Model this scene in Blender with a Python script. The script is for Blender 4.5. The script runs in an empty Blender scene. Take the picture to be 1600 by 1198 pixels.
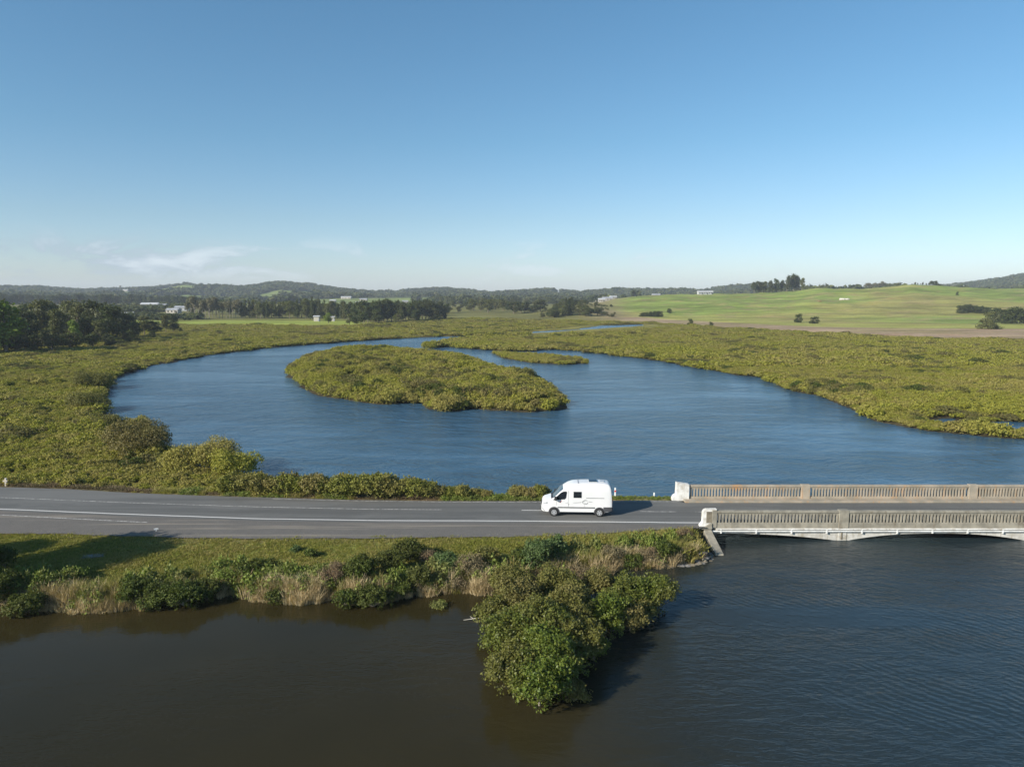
import bpy, bmesh, math, random
import numpy as np
from mathutils import Vector, Matrix

S = bpy.context.scene
COL = S.collection
R = math.radians

# ------------------------------------------------------------------ camera, sky, sun, exposure
HC = 19.7            # camera height above the water
F = 1121.0           # focal length in pixels of a 1600 px wide picture
PITCH = R(6.97)
CP, SP = math.cos(PITCH), math.sin(PITCH)
cam_d = bpy.data.cameras.new('camera')
cam = bpy.data.objects.new('camera', cam_d); COL.objects.link(cam)
cam.location = (0, 0, HC)
cam.rotation_euler = (R(90) - PITCH, 0, 0)
cam_d.sensor_width = 36; cam_d.lens = 36 * F / 1600
cam_d.clip_start = 0.5; cam_d.clip_end = 30000
S.camera = cam

SUN_EL = R(27); SUN_TR = R(35)       # light travels towards +x and, turned by SUN_TR, towards +y
w = bpy.data.worlds.new('World'); S.world = w; w.use_nodes = True
nt = w.node_tree; nt.nodes.clear()
def wn(t, **k):
    n = nt.nodes.new(t)
    for a, b in k.items(): setattr(n, a, b)
    return n
wo = wn('ShaderNodeOutputWorld'); bg = wn('ShaderNodeBackground'); bg.inputs[1].default_value = 0.088
sky = wn('ShaderNodeTexSky', sky_type='NISHITA', sun_disc=False, sun_elevation=SUN_EL,
         sun_rotation=R(270) - SUN_TR, air_density=1.0, dust_density=0.55, ozone_density=1.3, altitude=0)
tint = wn('ShaderNodeMix', data_type='RGBA', blend_type='MULTIPLY'); tint.inputs[0].default_value = 1
nt.links.new(sky.outputs[0], tint.inputs[6])
tc = wn('ShaderNodeTexCoord')
sep = wn('ShaderNodeSeparateXYZ'); nt.links.new(tc.outputs['Generated'], sep.inputs[0])
ramp = wn('ShaderNodeValToRGB'); cr_ = ramp.color_ramp          # colour balance of clear maritime air by height above the horizon
for i, (p_, c_) in enumerate([(0.0, (.86, .98, 1.32, 1)), (.10, (.72, .88, 1.04, 1)), (.20, (.60, .87, 1.00, 1)), (.40, (.56, .90, 1.02, 1)), (1.0, (.52, .85, 1.0, 1))]):
    e_ = cr_.elements[i] if i < 2 else cr_.elements.new(p_)
    e_.position = p_; e_.color = c_
nt.links.new(sep.outputs[2], ramp.inputs[0]); nt.links.new(ramp.outputs[0], tint.inputs[7])
mp = wn('ShaderNodeMapping'); mp.inputs['Scale'].default_value = (7, 7, 24); mp.inputs['Location'].default_value = (1.3, 0.2, 0.1)
nt.links.new(tc.outputs['Generated'], mp.inputs[0])
n1 = wn('ShaderNodeTexNoise'); n1.inputs['Scale'].default_value = 1.0; n1.inputs['Detail'].default_value = 9; n1.inputs['Roughness'].default_value = .62
n1.inputs['Distortion'].default_value = .4
nt.links.new(mp.outputs[0], n1.inputs['Vector'])
mp2 = wn('ShaderNodeMapping'); mp2.inputs['Scale'].default_value = (1.5, 1.5, 1.5); mp2.inputs['Location'].default_value = (0.35, 0.0, 0)
nt.links.new(tc.outputs['Generated'], mp2.inputs[0])
n2 = wn('ShaderNodeTexNoise'); n2.inputs['Scale'].default_value = 1.0; n2.inputs['Detail'].default_value = 2
nt.links.new(mp2.outputs[0], n2.inputs['Vector'])
def wm(op, a, b=None, clamp=False):
    n = wn('ShaderNodeMath', operation=op, use_clamp=clamp)
    for i, v in enumerate((a, b)):
        if v is None: continue
        if isinstance(v, (int, float)): n.inputs[i].default_value = v
        else: nt.links.new(v, n.inputs[i])
    return n.outputs[0]
def wr(v, a, b, c=0.0, d=1.0):
    n = wn('ShaderNodeMapRange', interpolation_type='SMOOTHSTEP')
    nt.links.new(v, n.inputs[0])
    for i, q in enumerate((a, b, c, d)): n.inputs[i + 1].default_value = q
    return n.outputs[0]
side = wr(sep.outputs[0], -0.22, -0.50, 0.0, 0.36)        # the bank of cloud is thicker towards the west
amt = wm('ADD', wm('ADD', wr(n1.outputs[0], 0.30, 0.72, -.33, .75), wm('MULTIPLY', n2.outputs[0], 0.45)), side)
cl = wr(amt, 0.50, 0.86)
zz = wm('MULTIPLY', wr(sep.outputs[2], 0.012, 0.035), wr(sep.outputs[2], 0.085, 0.045))
cm = wm('MULTIPLY', wm('MULTIPLY', cl, zz), wr(sep.outputs[0], -.2, -.5, .38, .75))
cmix = wn('ShaderNodeMix', data_type='RGBA'); nt.links.new(cm, cmix.inputs[0])
nt.links.new(tint.outputs[2], cmix.inputs[6])
ccol = wn('ShaderNodeMix', data_type='RGBA'); nt.links.new(wr(n1.outputs[0], .46, .64), ccol.inputs[0])
ccol.inputs[6].default_value = (3.0, 3.75, 4.6, 1); ccol.inputs[7].default_value = (6.0, 6.6, 7.2, 1)
nt.links.new(ccol.outputs[2], cmix.inputs[7])
nt.links.new(cmix.outputs[2], bg.inputs[0]); nt.links.new(bg.outputs[0], wo.inputs[0])

sl = bpy.data.lights.new('sun', 'SUN'); sl.energy = 4.9; sl.angle = R(0.53); sl.color = (1, .93, .82)
so = bpy.data.objects.new('sun', sl); COL.objects.link(so)
ldir = Vector((math.cos(SUN_TR) * math.cos(SUN_EL), math.sin(SUN_TR) * math.cos(SUN_EL), -math.sin(SUN_EL)))
so.rotation_euler = ldir.to_track_quat('-Z', 'Y').to_euler()
so.location = (-100, -60, 80)
S.view_settings.view_transform = 'Standard'; S.view_settings.look = 'None'
S.view_settings.exposure = 0.62; S.view_settings.gamma = 1

# ------------------------------------------------------------------ surveying helpers
ZR = 1.2             # road surface above the water
def W(px, py, z=0.0):
    """point of the place at height z that the survey photograph shows at px, py"""
    a = (px - 800) / F; b = (599 - py) / F
    dz = -SP + b * CP; t = (z - HC) / dz
    return (a * t, (CP + b * SP) * t)
def zrow(row, Y):
    b = (599 - row) / F
    return HC + Y * (-SP + b * CP) / (CP + b * SP)
def XU(u, Y): return Y * (u - 800) * CP / F
def smooth(a, b, x):
    t = np.clip((np.asarray(x, float) - a) / (b - a), 0, 1); return t * t * (3 - 2 * t)

_rs = np.random.RandomState(7)
_tab = _rs.rand(256, 256)
def vnoise(x, y):
    x = np.asarray(x, float); y = np.asarray(y, float)
    xi = np.floor(x).astype(int); yi = np.floor(y).astype(int)
    fx = x - xi; fy = y - yi; fx = fx * fx * (3 - 2 * fx); fy = fy * fy * (3 - 2 * fy)
    g = lambda i, j: _tab[i & 255, j & 255]
    return (g(xi, yi) * (1 - fx) + g(xi + 1, yi) * fx) * (1 - fy) + (g(xi, yi + 1) * (1 - fx) + g(xi + 1, yi + 1) * fx) * fy
def fbm(x, y, o=4):
    s = 0; a = .5; t = 0
    for i in range(o):
        s = s + a * vnoise(x * 2 ** i + 17 * i, y * 2 ** i + 31 * i); t += a; a *= .5
    return s / t

def poly_sd(P, x, y):
    """signed distance to polygon P, positive inside"""
    P = np.array(P, float); Q = np.roll(P, -1, 0)
    d2 = np.full(x.shape, 1e18); ins = np.zeros(x.shape, bool)
    for (ax, ay), (bx, by) in zip(P, Q):
        vx, vy = bx - ax, by - ay; L = vx * vx + vy * vy + 1e-9
        t = np.clip(((x - ax) * vx + (y - ay) * vy) / L, 0, 1)
        d2 = np.minimum(d2, (x - ax - t * vx) ** 2 + (y - ay - t * vy) ** 2)
        c = ((ay > y) != (by > y))
        with np.errstate(divide='ignore', invalid='ignore'):
            xi = (bx - ax) * (y - ay) / (by - ay) + ax
        ins ^= c & (x < xi)
    return np.where(ins, 1, -1) * np.sqrt(d2)

# ------------------------------------------------------------------ plan of the place
def line_at(pts, z):
    q = [W(px, py, z) for px, py in pts]
    return np.array([p[0] for p in q]), np.array([p[1] for p in q])
far_edge = line_at([(-700, 727), (-300, 749), (0, 761), (100, 764), (200, 770), (300, 774), (400, 777), (550, 781), (700, 783), (850, 783), (1000, 782), (1080, 782.5), (2400, 782.5)], ZR)
near_edge = line_at([(-700, 829), (-300, 830), (0, 831), (100, 832), (200, 835), (300, 838), (400, 839), (600, 838), (800, 836), (900, 833), (960, 830), (1000, 827), (1090, 822), (2400, 822)], ZR)
white_near = line_at([(-700, 767), (-300, 783), (0, 795), (100, 799), (200, 803), (400, 810), (600, 813), (800, 813.5), (950, 815), (1090, 816.5)], ZR)
centre = line_at([(-700, 749), (-300, 765), (0, 777), (200, 785), (400, 791.5), (560, 795), (690, 796), (830, 797), (1030, 799), (1100, 799.5), (2400, 799.5)], ZR)
YF = lambda x: np.interp(x, *far_edge)
YN = lambda x: np.interp(x, *near_edge)
shore = line_at([(-700, 945), (0, 953), (60, 950), (120, 954), (200, 945), (290, 940), (340, 928), (420, 938), (520, 938), (600, 938), (640, 930), (700, 926), (750, 922), (860, 905), (960, 890), (1040, 882), (1085, 880), (1118, 868)], 0)
YS = lambda x: np.interp(x, *shore)
XB = 15.6            # bridge begins
YP0, YP1 = 56.2, 63.8  # outer face of near parapet, inner face of far parapet

water_outer = [(700, 68), (XB, 66.2), (9, 66.3), (2, 66.4), (-5, 66.8), (-12, 68.3), (-20, 69.2), (-26, 71), (-30, 76.5), (-36, 79)]
water_outer += [W(255, 709, 0), W(248, 690, 0), W(192, 672, 0), W(156, 655, 0), W(150, 640, 0), W(156, 618, 0), W(164, 600, 0), W(200, 582, 0), W(232, 573, 0),
                W(320, 556, 0), W(400, 545, 0), W(500, 537, 0), W(600, 530, 0), W(680, 526.5, 0), W(745, 523.5, 0), W(830, 518.6, 0),
                W(900, 514.8, 0), W(940, 508.5, 0), W(1000, 507, 0), W(1008, 509, 0), W(945, 513, 0), W(850, 519.6, 0), W(750, 526, 0), W(690, 533.5, 0),
                W(680, 540, 0), W(730, 545, 0), W(800, 549, 0), W(870, 545.5, 0), W(950, 553, 0), W(1050, 568, 0), W(1110, 578, 0), W(1200, 593, 0), W(1245, 612, 0), W(1290, 620, 0), W(1345, 644, 0),
                W(1375, 660, 0), W(1450, 673, 0), W(1530, 682, 0), W(1600, 685, 0), W(1700, 690, 0), (500, 130)]
island = [W(452, 583, 0), W(470, 600, 0), W(500, 618, 0), W(560, 628, 0), W(600, 632, 0), W(655, 630, 0), W(672, 640, 0), W(715, 642, 0), W(735, 636, 0), W(770, 640, 0), W(830, 644, 0), W(872, 640, 0), W(884, 633, 0),
          W(852, 604, 0), W(836, 594, 0), W(806, 583, 0), W(782, 582, 0), W(740, 566, 0), W(695, 561, 0), W(645, 552, 0), W(590, 547, 0), W(520, 553, 0), W(475, 563, 0)]
islet = [W(765, 551, 0), W(800, 554, 0), W(850, 556, 0), W(905, 562, 0), W(923, 568, 0), W(880, 570, 0), W(830, 567, 0), W(790, 560, 0)]
bushlet = [W(664, 541, 0), W(670, 544, 0), W(682, 543, 0), W(680, 539.5, 0)]
pool1 = [W(1438, 658, 0), W(1462, 662, 0), W(1503, 661, 0), W(1508, 654, 0), W(1470, 651, 0)]
pool2 = [W(1530, 658, 0), W(1555, 668, 0), W(1610, 675, 0), W(1700, 684, 0), W(1700, 672, 0), W(1600, 658, 0)]
south_w = [(-700, -500), (700, -500), (700, 66), (XB, 66), (XB, 52.9)] + [(float(a), float(b)) for a, b in zip(shore[0][::-1], shore[1][::-1])] + [(-700, 40)]

MU = [-900, 250, 300, 560, 700, 880, 1000, 1050, 1100, 1250, 1400, 1600, 2400]
MARSH = [W(u_, r_, 1.1)[1] for u_, r_ in zip(MU, [503, 503, 505, 506, 496, 499, 501.5, 504, 507, 516, 523, 528, 533])]
STRIP = [W(u_, r_, .3)[1] for u_, r_ in zip(MU, [490, 490, 490, 490, 490, 497, 499, 501, 503, 510, 513, 514.5, 515])]
def land_sd(x, y):
    """positive on land, negative on water, in metres"""
    jit = (fbm(x / 5, y / 5, 3) - .5) * np.clip(np.asarray(y) / 40, .5, 5)
    wtr = np.maximum.reduce([poly_sd(water_outer, x, y), poly_sd(pool1, x, y), poly_sd(pool2, x, y)])
    isl = np.maximum.reduce([poly_sd(island, x, y), poly_sd(islet, x, y), poly_sd(bushlet, x, y)])
    l = np.maximum(-wtr, isl) + np.where(y > 72, jit, 0)
    l2 = -poly_sd(south_w, x, y)
    return np.minimum(l, l2)

UA = [-900, -400, 0, 60, 130, 200, 240, 290, 330, 380, 440, 480, 520, 560, 600, 640, 680, 720, 760, 800, 850, 900, 950, 1000, 1050, 1100, 1140, 1190, 1260, 1400, 1500, 1550, 1600, 1900, 2500]
RA = [452, 448, 454, 453, 457, 455, 454, 448, 451, 453, 445, 449, 454, 459, 460, 457, 454, 457, 461, 459, 456, 459, 460, 457, 456, 458, 452, 448, 456, 456, 449, 442, 434, 428, 440]
UB = [-900, 900, 940, 960, 1000, 1060, 1100, 1180, 1240, 1280, 1310, 1350, 1400, 1425, 1450, 1500, 1550, 1600, 1900, 2500]
RB = [478, 478, 472, 467, 463, 461, 460.5, 459, 456, 450.5, 452, 452.5, 447.5, 445, 447, 449, 452, 452, 448, 455]
ZA = [zrow(r, 2600) for r in RA]; ZB = [zrow(r, 950) for r in RB]
def terrain(x, y, sd=None):
    x = np.asarray(x, float); y = np.asarray(y, float)
    if sd is None: sd = land_sd(x, y)
    u = 800 + F * (x / np.maximum(y, 1)) / CP
    h = np.where(sd > 0, 0.12 + .28 * smooth(0, 3, sd), -1.3 * smooth(0, 3, -sd) + .10)
    # road embankment and lawn
    yn, yf, ys = YN(x), YF(x), YS(x)
    onleft = x < XB + .3
    k = smooth(yf + 3.6, yf + 1.0, y)
    emb = (ZR - .05) * k
    lawn_t = np.clip((y - ys - .8) / np.maximum(yn - ys - .8, .5), 0, 1)
    lawn = .55 + (ZR - .10 - .55) * lawn_t ** .75 + (fbm(x / 3, y / 3, 3) - .5) * .22 * np.sin(np.pi * lawn_t)
    jy = (fbm(x * .6, x * 0, 3) - .5) * 1.3; bank = -.9 + (.9 + .55) * smooth(ys - .5 + jy, ys + .45 + jy, y)
    near = np.where(y < ys + .9, bank, lawn)
    near = near - 2.2 * smooth(XB - 1.2, XB - .1, x + (fbm(x * 2, y * 1.5, 2) - .5) * .8) * (y < YP0 + .3)
    side = np.where(y < yn, near, emb)
    h = np.where(onleft & (y < yf + 3.6), np.maximum(side, np.where(y > yf, h, -9)), h)
    # far ground
    zb = np.interp(u, UB, ZB); za = np.interp(u, UA, ZA)
    hb = zb * smooth(520, 950, y) * (1 - .75 * smooth(1000, 1700, y))
    n = (fbm(x / 160 + 3, y / 160, 4) - .5)
    hb = hb + n * 9 * smooth(560, 760, y) * (1 - smooth(820, 930, y)) * smooth(930, 1100, u)
    hb = hb + n * 4 * smooth(600, 900, y) * (1 - smooth(930, 1100, u))
    hb = hb + (fbm(x / 14, y / 30, 4) - .5) * 3.2 * smooth(540, 640, y) * smooth(940, 1010, u) * smooth(1600, 1200, y)
    mound = 9 * np.exp(-((u - 905) / 45) ** 2 - ((y - 690) / 60) ** 2)
    ha = za * smooth(1300, 2600, y) * (1 - .6 * smooth(2700, 4200, y))
    ha = ha + (fbm(x / 330, y / 330, 4) - .5) * 34 * smooth(1350, 1800, y) * (1 - smooth(2250, 2560, y))
    return h + np.maximum(hb, 0) * (1 - .8 * smooth(1500, 2500, y)) + mound + ha

# ------------------------------------------------------------------ building helpers
def tag(o, label=None, cat=None, group=None, kind=None):
    if label: o['label'] = label
    if cat: o['category'] = cat
    if group: o['group'] = group
    if kind: o['kind'] = kind
    return o
def empty(name, loc, rz=0):
    o = bpy.data.objects.new(name, None); COL.objects.link(o)
    o.location = loc; o.rotation_euler = (0, 0, rz); o.empty_display_size = .3; return o
def link(name, me, parent=None, loc=None):
    o = bpy.data.objects.new(name, me); COL.objects.link(o)
    if parent is not None: o.parent = parent
    if loc is not None: o.location = loc
    return o
def mesh_np(name, V, Fq, mat=None, smooth_=False):
    V = np.asarray(V, np.float32); Fq = np.asarray(Fq, np.int32)
    me = bpy.data.meshes.new(name); n = Fq.shape[1]
    me.vertices.add(len(V)); me.vertices.foreach_set('co', V.ravel())
    me.loops.add(Fq.size); me.loops.foreach_set('vertex_index', Fq.ravel())
    me.polygons.add(len(Fq)); me.polygons.foreach_set('loop_start', np.arange(0, Fq.size, n, dtype=np.int32))
    me.polygons.foreach_set('loop_total', np.full(len(Fq), n, np.int32))
    me.update(calc_edges=True)
    if smooth_: me.polygons.foreach_set('use_smooth', np.ones(len(Fq), bool))
    if mat: me.materials.append(mat)
    me.validate(); return me
class MB:
    """collects boxes, prisms and tubes into one mesh"""
    def __init__(s): s.v = []; s.f = []
    def add(s, v, f):
        b = len(s.v); s.v += [tuple(p) for p in v]; s.f += [tuple(i + b for i in q) for q in f]; return s
    def box(s, x0, x1, y0, y1, z0, z1):
        v = [(x, y, z) for z in (z0, z1) for y in (y0, y1) for x in (x0, x1)]
        return s.add(v, [(0, 2, 3, 1), (4, 5, 7, 6), (0, 1, 5, 4), (2, 6, 7, 3), (0, 4, 6, 2), (1, 3, 7, 5)])
    def prism(s, prof, y0, y1, axis='y'):
        n = len(prof)
        if axis == 'y': v = [(a, y0, b) for a, b in prof] + [(a, y1, b) for a, b in prof]
        elif axis == 'x': v = [(y0, a, b) for a, b in prof] + [(y1, a, b) for a, b in prof]
        else: v = [(a, b, y0) for a, b in prof] + [(a, b, y1) for a, b in prof]
        f = [tuple(range(n)), tuple(range(2 * n - 1, n - 1, -1))]
        f += [(i, i + n, (i + 1) % n + n, (i + 1) % n) for i in range(n)]
        return s.add(v, f)
    def tube(s, pts, rad, k=7):
        pts = [Vector(p) for p in pts]; rings = []
        for i, p in enumerate(pts):
            d = (pts[min(i + 1, len(pts) - 1)] - pts[max(i - 1, 0)]).normalized()
            a = d.orthogonal().normalized(); b = d.cross(a); r = rad[i] if hasattr(rad, '__len__') else rad
            rings.append([p + (a * math.cos(2 * math.pi * j / k) + b * math.sin(2 * math.pi * j / k)) * r for j in range(k)])
        v = [q for rg in rings for q in rg]
        f = [(i * k + j, i * k + (j + 1) % k, (i + 1) * k + (j + 1) % k, (i + 1) * k + j) for i in range(len(pts) - 1) for j in range(k)]
        f += [tuple(range(k - 1, -1, -1)), tuple(range((len(pts) - 1) * k, len(pts) * k))]
        return s.add(v, f)
    def mesh(s, name, mat=None, bevel=0, seg=1, smooth_=False):
        me = bpy.data.meshes.new(name); me.from_pydata(s.v, [], s.f)
        bm = bmesh.new(); bm.from_mesh(me); bmesh.ops.recalc_face_normals(bm, faces=bm.faces)
        if bevel: bmesh.ops.bevel(bm, geom=[e for e in bm.edges if len(e.link_faces) == 2 and e.calc_face_angle() > .5], offset=bevel, segments=seg, affect='EDGES', clamp_overlap=True)
        bm.to_mesh(me); bm.free()
        if smooth_:
            for p in me.polygons: p.use_smooth = True
        if mat: me.materials.append(mat)
        return me
    def build(s, name, mat, parent=None, bevel=0, seg=1, smooth_=False, loc=None):
        return link(name, s.mesh(name, mat, bevel, seg, smooth_), parent, loc)

# ------------------------------------------------------------------ materials
class Mat:
    def __init__(s, name):
        s.m = bpy.data.materials.new(name); s.m.use_nodes = True; s.t = s.m.node_tree; s.t.nodes.clear()
        s.out = s.t.nodes.new('ShaderNodeOutputMaterial'); s.b = s.t.nodes.new('ShaderNodeBsdfPrincipled')
        s.t.links.new(s.b.outputs[0], s.out.inputs[0])
    def n(s, t, **k):
        n = s.t.nodes.new(t)
        for a, b in k.items(): setattr(n, a, b)
        return n
    def l(s, a, b): s.t.links.new(a, b)
    def pos(s, scale=(1, 1, 1), rot=0, obj=False):
        m = s.n('ShaderNodeMapping'); m.inputs['Scale'].default_value = scale; m.inputs['Rotation'].default_value[2] = rot
        if obj: s.l(s.n('ShaderNodeTexCoord').outputs['Object'], m.inputs[0])
        else: s.l(s.n('ShaderNodeNewGeometry').outputs['Position'], m.inputs[0])
        return m.outputs[0]
    def noise(s, vec, scale, detail=4, rough=.55, dist=0):
        n = s.n('ShaderNodeTexNoise'); n.inputs['Scale'].default_value = scale; n.inputs['Detail'].default_value = detail
        n.inputs['Roughness'].default_value = rough; n.inputs['Distortion'].default_value = dist
        s.l(vec, n.inputs['Vector']); return n.outputs[0]
    def rng(s, v, a, b, c=0., d=1.):
        n = s.n('ShaderNodeMapRange', interpolation_type='SMOOTHSTEP'); s.l(v, n.inputs[0])
        for i, q in enumerate((a, b, c, d)): n.inputs[i + 1].default_value = q
        return n.outputs[0]
    def math(s, op, a, b):
        n = s.n('ShaderNodeMath', operation=op)
        for i, v in enumerate((a, b)):
            if isinstance(v, (int, float)): n.inputs[i].default_value = v
            else: s.l(v, n.inputs[i])
        return n.outputs[0]
    def mix(s, f, a, b, mode='MIX'):
        n = s.n('ShaderNodeMix', data_type='RGBA', blend_type=mode)
        if isinstance(f, (int, float)): n.inputs[0].default_value = f
        else: s.l(f, n.inputs[0])
        for i, v in ((6, a), (7, b)):
            if isinstance(v, tuple): n.inputs[i].default_value = (*v[:3], 1)
            else: s.l(v, n.inputs[i])
        return n.outputs[2]
    def set(s, col=None, rough=.8, spec=.3, metal=0, bump=None, bs=.5, bd=.05):
        if col is not None:
            if isinstance(col, tuple): s.b.inputs['Base Color'].default_value = (*col[:3], 1)
            else: s.l(col, s.b.inputs['Base Color'])
        if isinstance(rough, (int, float)): s.b.inputs['Roughness'].default_value = rough
        else: s.l(rough, s.b.inputs['Roughness'])
        s.b.inputs['Specular IOR Level'].default_value = spec; s.b.inputs['Metallic'].default_value = metal
        if bump is not None:
            bn = s.n('ShaderNodeBump'); bn.inputs['Distance'].default_value = bd
            if isinstance(bs, (int, float)): bn.inputs['Strength'].default_value = bs
            else: s.l(bs, bn.inputs['Strength'])
            s.l(bump, bn.inputs['Height']); s.l(bn.outputs[0], s.b.inputs['Normal'])
        return s.m
def grainy(name, col, col2, scale=4, rough=.8, bs=.3, bd=.02, spec=.3, obj=False, stain=None):
    m = Mat(name); p = m.pos(obj=obj)
    c = m.mix(m.rng(m.noise(p, scale, 6), .35, .65), col, col2)
    if stain: c = m.mix(m.rng(m.noise(m.pos((2.2, 2.2, .35), obj=obj), 1.6, 5, .7), .52, .66, 0, .55), c, stain)
    if stain: c = m.mix(m.rng(m.noise(p, scale * .35, 5, .7), .56, .70, 0, .8), c, stain)
    return m.set(c, rough, spec, 0, m.noise(p, scale * 8, 4), bs, bd)
def plain(name, col, rough=.5, spec=.5, metal=0):
    return Mat(name).set(col, rough, spec, metal)
def leaf_mat(name, a, b, c, patch=.05, tr=.25, rough=.6, spec=.2):
    """leaves: colour varies leaf by leaf (noise), plant by plant (random) and over the place (patches)"""
    m = Mat(name); p = m.pos()
    oi = m.n('ShaderNodeObjectInfo')
    c1 = m.mix(m.rng(m.noise(p, 3.5, 3), .32, .68), a, b)
    f = m.rng(m.math('ADD', m.math('MULTIPLY', m.noise(p, patch, 3), .8), m.math('MULTIPLY', oi.outputs['Random'], .35)), .42, .78, 0, .8)
    c2 = m.mix(f, c1, c)
    br = m.rng(m.noise(p, 9, 2), .25, .75, .72, 1.3)
    cc = m.n('ShaderNodeCombineColor')
    for i in range(3): m.l(br, cc.inputs[i])
    c3 = m.mix(1.0, c2, cc.outputs[0], 'MULTIPLY')
    m.set(c3, rough, spec)
    tl = m.n('ShaderNodeBsdfTranslucent'); m.l(m.mix(1.0, c3, (1.25, 1.3, .6), 'MULTIPLY'), tl.inputs[0])
    mx = m.n('ShaderNodeMixShader'); mx.inputs[0].default_value = tr
    m.l(m.b.outputs[0], mx.inputs[1]); m.l(tl.outputs[0], mx.inputs[2]); m.l(mx.outputs[0], m.out.inputs[0])
    return m.m

M = {}
# mangrove and tree foliage
M['mangrove'] = leaf_mat('mangrove_leaves', (.19, .20, .026), (.31, .29, .044), (.29, .24, .078), patch=.03, rough=.6, spec=.2)
M['hedge'] = leaf_mat('hedge_leaves', (.12, .135, .025), (.20, .20, .035), (.23, .185, .07), patch=.25)
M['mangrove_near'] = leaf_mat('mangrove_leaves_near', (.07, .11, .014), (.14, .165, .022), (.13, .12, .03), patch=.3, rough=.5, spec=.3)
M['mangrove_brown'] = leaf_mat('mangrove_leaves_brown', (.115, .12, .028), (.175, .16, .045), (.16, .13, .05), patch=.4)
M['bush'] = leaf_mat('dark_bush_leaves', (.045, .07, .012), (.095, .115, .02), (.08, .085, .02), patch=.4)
M['shrub_pale'] = leaf_mat('pale_shrub_leaves', (.085, .14, .045), (.12, .16, .06), (.09, .12, .04), patch=.4)
M['weed'] = leaf_mat('weed_leaves', (.14, .19, .03), (.19, .22, .05), (.17, .17, .06), patch=.4)
M['tree_dark'] = leaf_mat('dark_tree_leaves', (.034, .052, .013), (.075, .09, .022), (.055, .062, .02), patch=.03)
M['tree_olive'] = leaf_mat('olive_tree_leaves', (.07, .088, .022), (.125, .13, .038), (.10, .098, .038), patch=.03)
M['tree_light'] = leaf_mat('light_tree_leaves', (.11, .17, .02), (.17, .22, .03), (.12, .15, .025), patch=.03)
M['tree_grey'] = leaf_mat('greyish_tree_leaves', (.13, .125, .07), (.19, .17, .10), (.11, .12, .05), patch=.03)
M['dry'] = leaf_mat('dry_stems', (.46, .36, .20), (.64, .52, .33), (.34, .26, .14), patch=.5, tr=.15, rough=.8, spec=.15)
M['dead'] = leaf_mat('dead_brown_twigs', (.13, .085, .05), (.22, .16, .10), (.17, .15, .08), patch=.5, tr=.1, rough=.85, spec=.1)
M['grass'] = leaf_mat('lawn_blades', (.17, .19, .03), (.26, .25, .055), (.32, .26, .10), patch=.16, tr=.25, rough=.7, spec=.15)
M['reedgreen'] = leaf_mat('reed_blades', (.18, .19, .035), (.28, .25, .07), (.36, .29, .13), patch=.35, tr=.25, rough=.7, spec=.15)
M['bark'] = grainy('bark', (.11, .085, .06), (.19, .16, .12), 6, .9)
M['stem'] = grainy('grey_stems', (.20, .17, .13), (.30, .27, .22), 6, .9)
# built things
M['concrete'] = grainy('weathered_concrete', (.20, .185, .15), (.30, .275, .22), 1.3, .85, .35, .02, stain=(.16, .13, .09))
M['concrete_far'] = grainy('rusty_concrete', (.25, .225, .18), (.35, .30, .235), .9, .85, .35, .02, stain=(.42, .24, .11))
M['whitewash'] = grainy('whitewashed_concrete', (.52, .50, .46), (.70, .69, .66), 1.8, .8, .2, .01, stain=(.34, .29, .22))
M['girder'] = grainy('stained_pale_concrete', (.40, .38, .34), (.54, .52, .48), 1.4, .85, .3, .02, stain=(.26, .22, .15))
M['dark_concrete'] = grainy('dark_brown_concrete', (.13, .11, .08), (.22, .19, .14), 2, .85, .4, .03)  # darker brown concrete, for deck, inner girders, abutment and recess panel too
M['pipe'] = grainy('white_pipe', (.60, .60, .58), (.75, .75, .73), 3, .5)
M['paint'] = grainy('van_white_paint', (.64, .64, .645), (.67, .67, .67), 1, .22, 0.0, .001, spec=.5, obj=True)
M['rub'] = plain('black_plastic', (.025, .026, .028), .55, .4)
M['trim'] = plain('dark_grey_plastic', (.06, .06, .065), .5, .4)
M['tyre'] = grainy('tyre_rubber', (.018, .018, .018), (.03, .03, .03), 20, .85, obj=True)
M['rim'] = plain('silver_wheel', (.62, .63, .65), .3, .5, .6)
M['glass_dark'] = plain('dark_window_glass', (.012, .016, .022), .05, .6)
M['screen_glass'] = plain('windscreen_glass', (.03, .05, .07), .04, .8)
M['lamp'] = plain('headlamp_lens', (.35, .37, .40), .1, .7)
M['redlamp'] = plain('red_lamp', (.45, .02, .02), .2, .5)
M['red'] = plain('red_reflector', (.6, .03, .02), .4, .5)
M['grey_print'] = plain('grey_print', (.10, .105, .11), .5, .3)
M['seat'] = plain('grey_seat', (.10, .10, .11), .8, .2)
M['post'] = grainy('white_post_paint', (.72, .72, .70), (.8, .8, .78), 3, .6)
M['driftwood'] = grainy('bleached_wood', (.38, .34, .29), (.52, .48, .42), 9, .85)
M['slab'] = grainy('stone_slab', (.13, .125, .115), (.20, .19, .18), 3, .9)
M['roof_white'] = grainy('pale_roof', (.36, .37, .38), (.46, .46, .46), .3, .6)
M['roof_grey'] = grainy('grey_roof', (.25, .26, .28), (.36, .37, .39), .3, .6)
M['wall'] = grainy('pale_wall', (.33, .30, .26), (.42, .39, .34), .4, .8)
M['steel'] = plain('galvanised_steel', (.45, .46, .47), .45, .5, .7)
M['rock'] = grainy('pale_rock', (.42, .38, .32), (.58, .54, .47), .4, .9, .6, .2)
M['clay'] = grainy('red_clay', (.36, .12, .08), (.30, .14, .09), .5, .9, .5, .1)

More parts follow.
